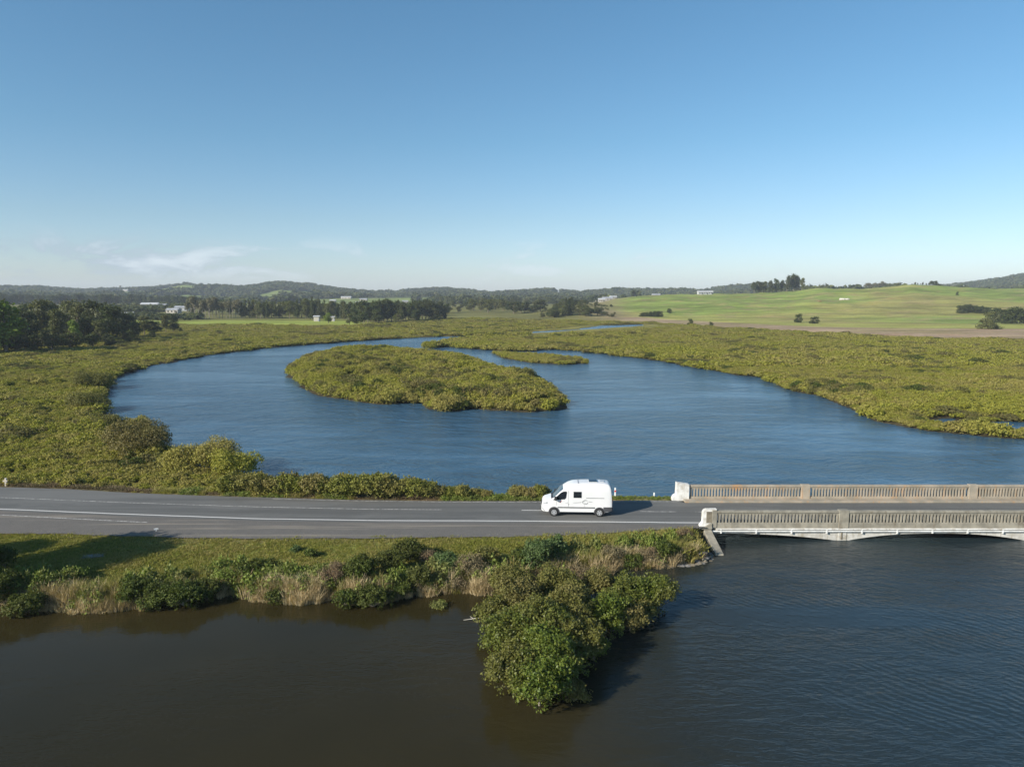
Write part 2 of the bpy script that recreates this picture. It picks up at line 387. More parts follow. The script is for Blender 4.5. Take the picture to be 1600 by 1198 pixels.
def asphalt():
    m = Mat('asphalt'); p = m.pos()
    base = m.mix(m.noise(p, .5, 5, .6), (.088, .088, .084), (.125, .123, .115))
    # wheel tracks run along the road
    st = m.noise(m.pos((.035, 1.1, 1)), 1.0, 5, .6)
    base = m.mix(m.rng(st, .42, .62, 0, .75), base, (.068, .068, .066))
    base = m.mix(m.rng(m.noise(m.pos((.06, .22, 1)), 1, 8, .7, .3), .46, .60, 0, .5), base, (.15, .148, .14))
    base = m.mix(m.rng(m.noise(p, 60, 2), .3, .7, 0, .35), base, (.17, .165, .15))
    base = m.mix(m.rng(m.noise(m.pos((.25, .8, 1)), 1, 6, .75, .5), .66, .72, 0, .6), base, (.045, .045, .045))
    return m.set(base, .82, .35, 0, m.noise(p, 45, 3), .5, .01)
M['asphalt'] = asphalt()
def gravel():
    m = Mat('shoulder_chipseal'); p = m.pos()
    base = m.mix(m.noise(p, 1.2, 6, .7), (.085, .08, .074), (.14, .13, .12))
    st = m.noise(m.pos((.05, 1.3, 1)), 1.0, 6, .65)
    base = m.mix(m.rng(st, .50, .64, 0, .85), base, (.23, .20, .16))
    base = m.mix(m.rng(m.noise(p, 40, 2), .4, .8, 0, .6), base, (.24, .22, .19))
    return m.set(base, .9, .2, 0, m.noise(p, 30, 3), .6, .02)
M['gravel'] = gravel()
def roadpaint():
    m = Mat('worn_road_paint'); p = m.pos()
    c = m.mix(m.rng(m.noise(p, 6, 5, .75), .55, .72, 0, .85), (.62, .60, .57), (.20, .195, .185))
    return m.set(c, .7, .3)
M['roadpaint'] = roadpaint()
def roadpaint_old():
    m = Mat('old_road_paint'); p = m.pos()
    c = m.mix(m.rng(m.noise(p, 4, 6, .75), .40, .62, 0, .9), (.50, .48, .45), (.15, .145, .135))
    return m.set(c, .75, .3)
M['roadpaint_old'] = roadpaint_old()

def ground_mat():
    m = Mat('ground'); at = m.n('ShaderNodeAttribute', attribute_name='Col'); p = m.pos()
    n1 = m.rng(m.noise(p, .9, 6, .65), .25, .75, .72, 1.28)
    # slow bands, as on grazed slopes
    n2 = m.rng(m.noise(m.pos((.015, .05, .05)), 1, 8, .72), .3, .7, .62, 1.35)
    v = m.math('MULTIPLY', n1, n2)
    cc = m.n('ShaderNodeCombineColor')
    for i in range(3): m.l(v, cc.inputs[i])
    c = m.mix(1.0, at.outputs['Color'], cc.outputs[0], 'MULTIPLY')
    c = m.mix(m.rng(m.noise(m.pos((.03, .10, .1), .3), 1, 8, .75), .50, .62, 0, .45), c, m.mix(1.0, c, (.72, .62, .6), 'MULTIPLY'))
    c = m.mix(m.rng(m.noise(p, .035, 8, .7), .52, .70, 0, .35), c, m.mix(1.0, c, (1.45, 1.05, .9), 'MULTIPLY'))
    return m.set(c, .95, .1, 0, m.noise(p, 1.1, 6, .7), .7, .25)
M['ground'] = ground_mat()

def water_mat():
    m = Mat('river_water'); g = m.n('ShaderNodeNewGeometry'); sp = m.n('ShaderNodeSeparateXYZ'); m.l(g.outputs['Position'], sp.inputs[0])
    X, Y = sp.outputs[0], sp.outputs[1]
    # calm water in the lee of the bank, wind ripples to the east and upstream
    p = m.pos()
    wob = m.math('MULTIPLY', m.math('SUBTRACT', m.noise(p, .035, 3), .5), 26)
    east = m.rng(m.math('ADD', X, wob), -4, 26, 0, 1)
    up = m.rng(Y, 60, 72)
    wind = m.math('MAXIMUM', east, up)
    patch = m.rng(m.noise(m.pos((.02, .055, 1), .2), 1, 7, .68, .6), .38, .62, .25, 1.5)
    wv1 = m.noise(m.pos((.8, 1.7, 1), R(-24)), 1.2, 3, .5, .6)
    wv2 = m.noise(m.pos((1.0, 3.2, 1), R(12)), 2.2, 3, .55, .3)
    wv4 = m.noise(m.pos((.17, .30, 1), R(8)), 1.0, 5, .65, .8)
    wv3 = m.noise(m.pos((.26, .42, 1), R(5)), 1.0, 3, .5, .5)
    wt = m.n('ShaderNodeTexWave', wave_type='BANDS', bands_direction='X', wave_profile='SIN'); m.l(m.pos((1, 1, 1), R(-42)), wt.inputs['Vector'])
    wt.inputs['Scale'].default_value = .62; wt.inputs['Distortion'].default_value = 9; wt.inputs['Detail'].default_value = 3; wt.inputs['Detail Scale'].default_value = .45; wt.inputs['Detail Roughness'].default_value = .45
    fan = m.math('MULTIPLY', m.rng(m.math('ADD', X, m.math('MULTIPLY', m.math('SUBTRACT', Y, 40), .35)), 7, 22), m.rng(Y, 52, 44))
    h0 = m.math('MULTIPLY', m.math('MULTIPLY', wt.outputs['Fac'], fan), m.rng(m.noise(m.pos((.09, .16, 1), R(-42)), 1, 4, .6), .35, .65, .02, .22))
    h = m.math('ADD', h0, m.math('MULTIPLY', wv1, .62))
    h = m.math('ADD', m.math('ADD', h, m.math('MULTIPLY', wv2, .25)), m.math('MULTIPLY', wv3, 1.2))
    h = m.math('ADD', h, m.math('MULTIPLY', wv4, m.math('MULTIPLY', up, 5.0)))
    st = m.math('MULTIPLY', m.math('ADD', m.math('MULTIPLY', wind, .80), .16), patch)
    rough = m.math('ADD', m.math('MULTIPLY', wind, .13), .06)
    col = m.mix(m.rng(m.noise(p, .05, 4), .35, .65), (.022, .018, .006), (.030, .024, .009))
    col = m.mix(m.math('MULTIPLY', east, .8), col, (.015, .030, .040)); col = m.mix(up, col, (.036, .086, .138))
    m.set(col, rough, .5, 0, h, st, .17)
    m.b.inputs['IOR'].default_value = 1.333
    m.l(m.rng(wind, 0, 1, .26, .5), m.b.inputs['Specular IOR Level'])
    return m.m
M['water'] = water_mat()

# ------------------------------------------------------------------ ground, river
us = np.linspace(-760, 2360, 430)
ys_ = [27.5]
while ys_[-1] < 5200: ys_.append(ys_[-1] * (1.0085 if ys_[-1] < 80 else 1.0105 if ys_[-1] < 1200 else 1.014))
ys_ = np.array(ys_)
GU, GY = np.meshgrid(us, ys_); GX = XU(GU, GY)
sdv = land_sd(GX.ravel(), GY.ravel()).reshape(GX.shape)
GZ = terrain(GX, GY, sdv)
nu, ny = len(us), len(ys_)
idx = np.arange(nu * ny).reshape(ny, nu)
faces = np.stack([idx[:-1, :-1], idx[:-1, 1:], idx[1:, 1:], idx[1:, :-1]], -1).reshape(-1, 4)
gme = mesh_np('ground', np.stack([GX, GY, GZ], -1).reshape(-1, 3), faces, M['ground'], True)
def zone_color(x, y, sd):
    u = 800 + F * (x / y) / CP; s = x.shape
    C = np.zeros(s + (3,)); put = lambda c, k: C.__setitem__(slice(None), C * (1 - k[..., None]) + np.array(c) * k[..., None])
    C[:] = (.060, .050, .028)
    n = fbm(x / 40, y / 40, 4); n2 = fbm(x / 13 + 9, y / 13, 3); n3 = fbm(x / 220, y / 220 + 5, 4)
    put((.20, .18, .045), smooth(260, 420, y))
    dev = (n - .5) * 36
    # left meadow, beyond about 470 m
    meadow = smooth(470, 490, y + dev * .4) * smooth(600, 540, u)
    put((.26, .31, .055), meadow * .9)
    put((.15, .145, .045), smooth(520, 600, y) * smooth(1150, 1000, u))
    # brown strip of dead rush and pasture behind it on the right
    yb = np.interp(u, MU, MARSH) - 8; yt = np.interp(u, MU, STRIP)
    band = smooth(yb - 8, yb + 6, y + dev * .4) * smooth(880, 1010, u)
    put((.33, .24, .155), band * (.55 + .45 * smooth(.35, .55, fbm(x / 25, y / 9, 3))))
    put((.29, .29, .075), smooth(yt - 5, yt + 12, y + dev * .5) * smooth(940, 1020, u))
    right = smooth(yt + 30, yt + 90, y) * smooth(930, 1000, u)
    put((.25, .235, .07), right * smooth(.45, .6, n3)); put((.185, .235, .05), right * smooth(.56, .44, n3))
    put((.28, .225, .10), right * smooth(.55, .68, n2) * .6)
    put((.26, .19, .11), right * smooth(4, 0, abs(y - 560 - (u - 1300) * .05 - dev * .4)) * smooth(1270, 1300, u) * .8)
    # hills
    far = smooth(1150, 1350, y)
    put((.07, .085, .03), far); put((.17, .21, .055), far * smooth(.50, .58, fbm(x / 260 + 40, y / 260, 3)))
    # lawn and banks
    near = (y < 62) & (x < XB + 1); ys = YS(x); yn = YN(x)
    put((.16, .17, .04), np.where(near, 1., 0.) * smooth(.5, 1.6, y - ys))
    put((.20, .165, .08), np.where(near, 1., 0.) * smooth(1.3, .2, yn - y + (n2 - .5) * 1.5) * .8)
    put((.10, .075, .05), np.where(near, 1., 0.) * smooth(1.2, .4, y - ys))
    fb = (y > 60) & (y < YF(x) + 3.4) & (x < XB + 1)
    put((.17, .15, .07), np.where(fb, 1., 0.)); put((.24, .17, .10), np.where(fb, 1., 0.) * smooth(.45, .6, fbm(x / 2, y, 3)) * .7)
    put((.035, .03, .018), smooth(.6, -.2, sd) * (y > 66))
    return C
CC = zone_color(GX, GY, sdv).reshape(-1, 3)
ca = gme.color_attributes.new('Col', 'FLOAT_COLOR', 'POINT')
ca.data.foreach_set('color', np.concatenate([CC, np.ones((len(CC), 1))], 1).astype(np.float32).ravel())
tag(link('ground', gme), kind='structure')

wmesh = MB().add([(-6000, -3000, 0), (6000, -3000, 0), (6000, 5000, 0), (-6000, 5000, 0)], [(0, 1, 2, 3)]).mesh('river', M['water'])
tag(link('river', wmesh), kind='structure')

# ------------------------------------------------------------------ road
def ribbon(name, xs, ya, yb, z, mat, parent=None, n=1):
    V = []; Fc = []
    for i, x in enumerate(xs):
        for j in range(n + 1): V.append((x, ya[i] + (yb[i] - ya[i]) * j / n, z))
    for i in range(len(xs) - 1):
        for j in range(n):
            a = i * (n + 1) + j; Fc.append((a, a + n + 1, a + n + 2, a + 1))
    me = bpy.data.meshes.new(name); me.from_pydata(V, [], Fc); me.materials.append(mat)
    return link(name, me, parent)
rx = np.linspace(-95, 100, 260)
rl = rx[rx < XB + .2]
wn_y = np.interp(rx, *white_near)
shn = np.interp(rl, *white_near)
edge_j = (fbm(rl * 1.3, rl * 0, 3) - .5) * .7
sh = ribbon('road_shoulder', rl, YN(rl) - .25 + edge_j * .6, shn - .1, ZR - .012, M['gravel']); tag(sh, kind='structure')
road = ribbon('road', rx, np.where(rx < XB, wn_y - .55 + (fbm(rx * .4, rx * 0 + 3, 3) - .5) * .3, YP0 + .45), np.where(rx < XB, YF(rx) + .1 + (fbm(rx, rx * 0 + 8, 3) - .5) * .15, YP1 - 1.0), ZR, M['asphalt']); tag(road, kind='structure')
def marking(xa, xb, curve, w_, mat='roadpaint', off=0, jit=.03):
    xs = np.linspace(xa, xb, max(3, int((xb - xa) / .8)))
    y = np.interp(xs, *curve) + off + (fbm(xs * .7, xs * 0 + off, 2) - .5) * jit * 2
    return ribbon('lane_line', xs, y - w_ / 2, y + w_ / 2, ZR + .005, M[mat], road)
marking(-95, 15.4, white_near, .17)
marking(-95, W(690, 796, ZR)[0], centre, .11, 'roadpaint_old')
marking(W(815, 797, ZR)[0], W(846, 797, ZR)[0], centre, .13)
marking(W(1000, 799, ZR)[0], W(1056, 799, ZR)[0], centre, .13, 'roadpaint_old')
marking(-22, 15, far_edge, .10, 'roadpaint_old', off=-.22)
marking(15.8, 90, (np.array([0, 100.]), np.array([60.1, 60.1])), .08, 'roadpaint_old')
xs = np.linspace(-46, -30, 20); ribbon('lane_line', xs, np.interp(xs, *white_near) - 1.5 - (xs + 46) * .03, np.interp(xs, *white_near) - 1.36 - (xs + 46) * .03, ZR - .004, M['roadpaint_old'], road)

# ------------------------------------------------------------------ scatter helper (stuff)
def scatter(name, pts, scl, protos, which, rot=None, kind='stuff', parent=None, tilt=None):
    """one object whose points carry copies of the given plant meshes"""
    pts = np.asarray(pts, np.float32); n = len(pts)
    me = bpy.data.meshes.new(name); me.vertices.add(n); me.vertices.foreach_set('co', pts.ravel())
    def attr(nm, ty, key, data):
        a = me.attributes.new(nm, ty, 'POINT'); a.data.foreach_set(key, np.asarray(data).ravel())
    scl = np.asarray(scl, np.float32)
    if scl.ndim == 1: scl = np.stack([scl] * 3, 1)
    attr('scl', 'FLOAT_VECTOR', 'vector', scl)
    rot = np.random.RandomState(n).rand(n) * 6.283 if rot is None else rot
    tl = np.zeros((n, 2)) if tilt is None else tilt
    attr('rot', 'FLOAT_VECTOR', 'vector', np.stack([tl[:, 0], tl[:, 1], rot], 1).astype(np.float32))
    attr('which', 'INT', 'value', np.asarray(which, np.int32))
    o = link(name, me, parent)
    ng = bpy.data.node_groups.new(name + '_nodes', 'GeometryNodeTree')
    ng.interface.new_socket('Geometry', in_out='INPUT', socket_type='NodeSocketGeometry')
    ng.interface.new_socket('Geometry', in_out='OUTPUT', socket_type='NodeSocketGeometry')
    N = ng.nodes; L = ng.links
    gi = N.new('NodeGroupInput'); go = N.new('NodeGroupOutput'); jn = N.new('GeometryNodeJoinGeometry')
    def na(nm, dt):
        a = N.new('GeometryNodeInputNamedAttribute'); a.data_type = dt; a.inputs[0].default_value = nm; return a.outputs[0]
    sc_, rt, wh = na('scl', 'FLOAT_VECTOR'), na('rot', 'FLOAT_VECTOR'), na('which', 'INT')
    er = N.new('FunctionNodeEulerToRotation'); L.new(rt, er.inputs[0])
    for k, pm in enumerate(protos):
        src = bpy.data.objects.new(name + '_source', pm)
        oi = N.new('GeometryNodeObjectInfo'); oi.inputs['Object'].default_value = src; oi.inputs['As Instance'].default_value = True
        cp = N.new('FunctionNodeCompare'); cp.data_type = 'INT'; cp.operation = 'EQUAL'
        ins = [s for s in cp.inputs if s.type == 'INT']; L.new(wh, ins[0]); ins[1].default_value = k
        ip = N.new('GeometryNodeInstanceOnPoints')
        L.new(gi.outputs[0], ip.inputs['Points']); L.new(cp.outputs[0], ip.inputs['Selection'])
        L.new(oi.outputs['Geometry'], ip.inputs['Instance']); L.new(er.outputs[0], ip.inputs['Rotation']); L.new(sc_, ip.inputs['Scale'])
        L.new(ip.outputs[0], jn.inputs[0])
    L.new(jn.outputs[0], go.inputs[0])
    md = o.modifiers.new('plants', 'NODES'); md.node_group = ng
    if kind: o['kind'] = kind
    return o

# ------------------------------------------------------------------ plant meshes
def leaves(rs, lobes, n_tuft, per, leaf, spread, shell=(.80, 1.05), aspect=1.5, inner=.18, zmin=.02, droop=.0, up=.25):
    """leaf quads in tufts over the surface of the given lobes (cx,cy,cz,rx,ry,rz)"""
    lobes = np.array(lobes, float); wts = (lobes[:, 3] * lobes[:, 4] + lobes[:, 3] * lobes[:, 5]); wts /= wts.sum()
    li = rs.choice(len(lobes), n_tuft, p=wts); Lb = lobes[li]
    d = rs.normal(size=(n_tuft, 3)); d[:, 2] = np.where(rs.rand(n_tuft) < .75, abs(d[:, 2]), d[:, 2]); d /= np.linalg.norm(d, axis=1)[:, None]
    r = np.where(rs.rand(n_tuft) < inner, rs.uniform(.3, .8, n_tuft), rs.uniform(shell[0], shell[1], n_tuft))
    c = Lb[:, :3] + d * Lb[:, 3:] * r[:, None]
    c = np.repeat(c, per, 0); dn = np.repeat(d, per, 0)
    P = c + rs.normal(size=c.shape) * spread
    P = P[:]; n = len(P)
    nrm = dn * .8 + rs.normal(size=(n, 3)) * .75; nrm[:, 2] += up; nrm /= np.linalg.norm(nrm, axis=1)[:, None]
    t = np.cross(nrm, rs.normal(size=(n, 3))); t /= np.linalg.norm(t, axis=1)[:, None]
    b = np.cross(nrm, t)
    s = leaf * rs.uniform(.6, 1.35, n)[:, None]
    P[:, 2] = np.maximum(P[:, 2], zmin)
    a_ = t * s * aspect * .5; b_ = b * s * .5
    V = np.stack([P - a_, P + b_ - a_ * .1, P + a_, P - b_ - a_ * .1], 1).reshape(-1, 3)
    V[:, 2] = np.maximum(V[:, 2], zmin * .3)
    return V, np.arange(n * 4).reshape(-1, 4)
def leaf_mesh(name, mat, *a, **k):
    V, Fq = leaves(*a, **k); return mesh_np(name, V, Fq, mat)
def blades(rs, n, rad, h, wd, lean=.35, mat=None, name='tuft', clump=1.0):
    a = rs.rand(n) * 6.283; r = rad * np.sqrt(rs.rand(n)) * clump
    P = np.stack([np.cos(a) * r, np.sin(a) * r, np.zeros(n)], 1)
    b = rs.rand(n) * 6.283; hh = h * rs.uniform(.5, 1.15, n)
    ln = np.stack([np.cos(a) * .6 + np.cos(b) * .7, np.sin(a) * .6 + np.sin(b) * .7, np.zeros(n)], 1) * (lean * hh)[:, None]
    sd = np.stack([-np.sin(b), np.cos(b), np.zeros(n)], 1) * wd * .5 * rs.uniform(.6, 1.4, n)[:, None]
    mid = P + ln * .35; mid[:, 2] += hh * .6; top = P + ln; top[:, 2] += hh
    V = np.stack([P - sd, P + sd, mid + sd * .8, mid - sd * .8, mid - sd * .8, mid + sd * .8, top + sd * .15, top - sd * .15], 1).reshape(-1, 3)
    return mesh_np(name, V, np.arange(n * 8).reshape(-1, 4), mat)
def rnd_lobes(rs, n, R_, H, flat=1.0, core=True):
    L = [(0, 0, H * .48, R_ * .72, R_ * .72, H * .5)] if core else []
    for i in range(n):
        a = i * 6.283 / n + rs.uniform(-.4, .4); q = rs.uniform(.35, .72) * R_; rr = rs.uniform(.34, .52) * R_
        z = rs.uniform(.35, .72) * H
        L.append((math.cos(a) * q, math.sin(a) * q, z, rr, rr, min(rr * flat, z, H - z + .25 * H)))
    return L

rs = np.random.RandomState(11)
# scrub tussocks for the marsh, about 1 m half width
scrubs = [leaf_mesh('scrub', M['mangrove'], rs, rnd_lobes(rs, 4, 1.0, 1.15), 150, 7, .10, .07, inner=.25) for _ in range(4)]
scrubs_dark = [leaf_mesh('scrub', M[k_], rs, rnd_lobes(rs, 4, 1.1, 1.5), 170, 7, .11, .07, inner=.25) for k_ in ('mangrove_brown', 'bush')]
scrubs_far = [leaf_mesh('scrub_far', M['mangrove'], rs, rnd_lobes(rs, 4, 1.0, 1.05), 80, 5, .17, .09, inner=.2) for _ in range(3)]

def sample_region(n, u0, u1, y0, y1, rs, power=1.0):
    """points between two depths, spread evenly over the ground"""
    y = np.sqrt(rs.rand(n) * (y1 ** 2 - y0 ** 2) + y0 ** 2); u = rs.uniform(u0, u1, n)
    return XU(u, y), y
def lump(x, y):
    k = smooth(110, 200, y); k2 = smooth(220, 330, y)
    return (fbm(x / 4.2, y / 4.2, 3) * (1 - k) + fbm(x / 8 + 9, y / 8, 3) * k) * (1 - k2) + fbm(x / 15 + 4, y / 22, 3) * k2
def scrub_points(n, u0, u1, y0, y1, s0, s1, rs, edge=.2):
    x, y = sample_region(n, u0, u1, y0, y1, rs); sd = land_sd(x, y)
    yb = np.interp(800 + F * x / y / CP, MU, MARSH)
    jb = (fbm(x / 22, y / 22, 4) - .5) * 34 - 6
    ok = (sd > edge) & (y > YF(x) + 1.5) & (y < yb + jb)
    holes = (lump(x + 300, y + 200) > .70) & (y < 120)
    ok &= ~(holes & (sd > 5))
    x, y, sd = x[ok], y[ok], sd[ok]
    s = rs.uniform(s0, s1, len(x)) * (.70 + .6 * smooth(.25, .75, lump(x, y))) * np.where(sd < 3, 1.22, 1.0)
    return x, y, s
parts_ = []
rs = np.random.RandomState(21)
for args in ((5200, -450, 520, 66, 92, .62, .95), (9500, -450, 420, 90, 150, .85, 1.3), (9500, -350, 700, 150, 260, 1.15, 1.7),
             (18000, 900, 2050, 86, 200, .95, 1.45), (26000, 600, 2050, 195, 340, 1.4, 2.1), (16000, -250, 620, 258, 400, 1.4, 2.2), (30000, -250, 2000, 340, 600, 1.9, 2.8)):
    parts_.append(scrub_points(*args, rs))
PX = np.concatenate([p[0] for p in parts_]); PY = np.concatenate([p[1] for p in parts_]); PS = np.concatenate([p[2] for p in parts_])
on_isl = np.maximum(poly_sd(island, PX, PY), poly_sd(islet, PX, PY)) > -3
keep = ~on_isl
# nothing tall grows in front of the narrow creek
creek = [W(745, 523.5, 0), W(830, 517.5, 0), W(900, 513.5, 0), W(940, 508.5, 0), W(1000, 507, 0), W(1008, 509, 0), W(945, 513.5, 0), W(850, 520.5, 0), W(750, 527.5, 0)]
nearc = (poly_sd(creek, PX, PY + 14) > -16) & (PY > 300)
nearc &= 800 + F * PX / PY / CP > 825
pools = np.maximum(poly_sd(pool1, PX, PY + 2.2), poly_sd(pool2, PX, PY + 2.2))
keep &= ~((poly_sd(creek, PX, PY + 8) > -9) & (PY > 300) & (800 + F * PX / PY / CP > 825)) & (pools < -1.0)
PX, PY, PS = PX[keep], PY[keep], PS[keep]
PZ = terrain(PX, PY) - .15
cap = np.interp(PY, [90, 140, 250, 400], [.82, .60, .44, .32])
hs = PS * cap * rs.uniform(.65, 1.15, len(PS)) * (.75 + .6 * fbm(PX / 30, PY / 30, 3)) * np.where(nearc[keep], .3, 1) * np.where((pools[keep] > -5.5), .6, 1)
far = PY > 190
for nm, sel, pr in (('mangrove_scrub', ~far, scrubs), ('distant_mangrove_scrub', far, scrubs_far)):
    wh_ = rs.randint(0, len(pr), sel.sum()); cl_ = fbm(PX[sel] / 11 + 70, PY[sel] / 16, 3); dk_ = rs.rand(sel.sum()) < .012 + .5 * smooth(.62, .74, cl_)
    wh_[dk_] = len(pr) + (rs.rand(dk_.sum()) < .25)
    tag(scatter(nm, np.stack([PX, PY, PZ], 1)[sel], np.stack([PS, PS, hs], 1)[sel], pr + scrubs_dark, wh_), 'low olive green mangrove scrub covering the flats round the river' if nm[0] == 'm' else 'distant low olive scrub spreading over the flats towards the hills', 'scrub', kind='stuff')
# island canopies
def canopy(name, poly, n, s0, s1, top, label, seed):
    rs = np.random.RandomState(seed); P = np.array(poly); x = rs.uniform(P[:, 0].min(), P[:, 0].max(), n); y = rs.uniform(P[:, 1].min(), P[:, 1].max(), n)
    sd = poly_sd(poly, x, y); ok = sd > .15; x, y, sd = x[ok], y[ok], sd[ok]
    lump = fbm(x / 8 + 5, y / 8, 3)
    hgt = top * (.5 + .5 * smooth(0, 6, sd)) * (.55 + .7 * smooth(.2, .8, lump))
    s = rs.uniform(s0, s1, len(x)); z = np.maximum(hgt - s * 1.0, -.1)
    skirt = sd < 3; z[skirt] = np.where(rs.rand(skirt.sum()) < .6, 0, z[skirt])
    wh_ = rs.randint(0, 4, len(x)); dk_ = rs.rand(len(x)) < .015 + .35 * smooth(.60, .74, fbm(x / 9 + 70, y / 12, 3)); wh_[dk_] = 4 + (rs.rand(dk_.sum()) < .2)
    o = scatter(name, np.stack([x, y, z], 1), np.stack([s, s, s * .95], 1), scrubs + scrubs_dark, wh_)
    return tag(o, label, 'mangroves', kind='stuff')
canopy('island_mangroves', island, 9500, 1.0, 1.7, 2.5, 'dense green mangrove canopy covering the large oval island in the river', 31)
canopy('islet_mangroves', islet, 1500, .7, 1.2, .9, 'narrow strip of bright mangroves on the thin islet behind the big island', 32)

# ------------------------------------------------------------------ trees and bushes as things
def limb_mb(rs, H, R_, nl=5, r0=.16, lean=(0, 0), fork=.35):
    m = MB(); top = Vector((lean[0], lean[1], H * .78))
    m.tube([(0, 0, -.3), (top.x * .3, top.y * .3, H * fork), (top.x, top.y, top.z)], [r0 * 1.25, r0 * .8, r0 * .25], 7)
    for i in range(nl):
        a = i * 6.283 / nl + rs.uniform(-.5, .5); z0 = H * rs.uniform(fork * .6, fork * 1.4); q = R_ * rs.uniform(.5, .8)
        m.tube([(0, 0, z0), (math.cos(a) * q * .45, math.sin(a) * q * .45, z0 + H * .18), (math.cos(a) * q, math.sin(a) * q, z0 + H * rs.uniform(.22, .42))], [r0 * .55, r0 * .35, r0 * .1], 5)
    return m
def make_tree(name, proto_trunk, proto_crown, loc, s, rz, label, cat, group=None, sz=None):
    t = empty(name, loc, rz); t.scale = (s, s, sz or s)
    link('trunk', proto_trunk, t); link('crown', proto_crown, t)
    return tag(t, label, cat, group)

# kinds of distant tree: unit = metres
rs = np.random.RandomState(41)
def broad(seed, R_, H, mat, n=420, leaf=.5, per=5, base=.22):
    rs = np.random.RandomState(seed); L = []
    for i in range(11):
        a = rs.uniform(0, 6.283); z = rs.uniform(base, .86) * H; q = R_ * .62 * math.sqrt(rs.rand()) * (1.15 - .6 * (z / H)); rr = R_ * rs.uniform(.28, .48)
        L.append((math.cos(a) * q, math.sin(a) * q, z, rr, rr, rr * rs.uniform(.7, 1.0)))
    return (limb_mb(rs, H * .9, R_, 6, H * .02).mesh('trunk', M['bark']), leaf_mesh('crown', mat, rs, L, n, per, leaf, leaf * .9, inner=.2, zmin=.3))
def conifer(seed, R_, H, mat, n=360, leaf=.5):
    rs = np.random.RandomState(seed); L = []
    for i in range(12):
        f = i / 11; z = H * (.16 + .80 * f); rr = R_ * (1 - f * .82) * rs.uniform(.6, .85); a = rs.uniform(0, 6.283)
        L.append((math.cos(a) * R_ * .22 * (1 - f), math.sin(a) * R_ * .22 * (1 - f), z, rr, rr, H * .07))
    m = MB(); m.tube([(0, 0, -.5), (0, 0, H * .5), (0, 0, H * .96)], [H * .018, H * .012, H * .003], 6)
    return (m.mesh('trunk', M['bark']), leaf_mesh('crown', mat, rs, L, n, 5, leaf, leaf * .7, inner=.25, zmin=.3))
def gum(seed, R_, H, mat, n=260, leaf=.5):
    rs = np.random.RandomState(seed); L = []
    for i in range(7):
        a = rs.uniform(0, 6.283); z = rs.uniform(.5, .92) * H; q = R_ * .55 * rs.rand(); rr = R_ * rs.uniform(.3, .45)
        L.append((math.cos(a) * q, math.sin(a) * q, z, rr, rr, rr * .9))
    return (limb_mb(rs, H, R_, 5, H * .014, fork=.45).mesh('trunk', M['stem']), leaf_mesh('crown', mat, rs, L, n, 5, leaf, leaf, inner=.2, zmin=.3))
T_dark = [broad(51 + i, 5.0, 13, M['tree_dark'], 520, .45) for i in range(3)]
T_olive = [broad(61 + i, 4.6, 13, M['tree_olive'], 520, .45) for i in range(3)]
T_light = [broad(71 + i, 4.0, 11, M['tree_light'], 480, .42) for i in range(2)]
T_con = [conifer(81 + i, 3.2, 15, M['tree_dark'], 420, .5) for i in range(3)]
T_oc = [conifer(91 + i, 3.0, 15, M['tree_olive'], 420, .5) for i in range(2)]
T_gum = [gum(101 + i, 3.4, 15, M['tree_grey'], 280, .5) for i in range(3)]
KIND = {'dark': T_dark, 'olive': T_olive, 'light': T_light, 'pine': T_con, 'opine': T_oc, 'gum': T_gum}
def gz(x, y): return float(terrain(np.array([x]), np.array([y]))[0])
def tree_at(u, Y, row_top, kind, label, group=None, name='tree', width=1.0, rs_=random.Random(5)):
    """a tree standing at depth Y whose top reaches the height seen at row_top"""
    x = XU(u, Y); z0 = gz(x, Y); H0 = {'dark': 12.3, 'olive': 12.3, 'light': 10.4, 'pine': 15.2, 'opine': 15.2, 'gum': 14.6}[kind]
    s = max(.15, (zrow(row_top, Y) - z0) / H0)
    if 'bush' in name: s *= 1.25; z0 -= .24 * H0 * s; width *= .8
    tr, cr = rs_.choice(KIND[kind])
    t = make_tree(name, tr, cr, (x, Y, z0 - .1), s * width, rs_.uniform(0, 6.28), label, 'tree', group, s)
    return t

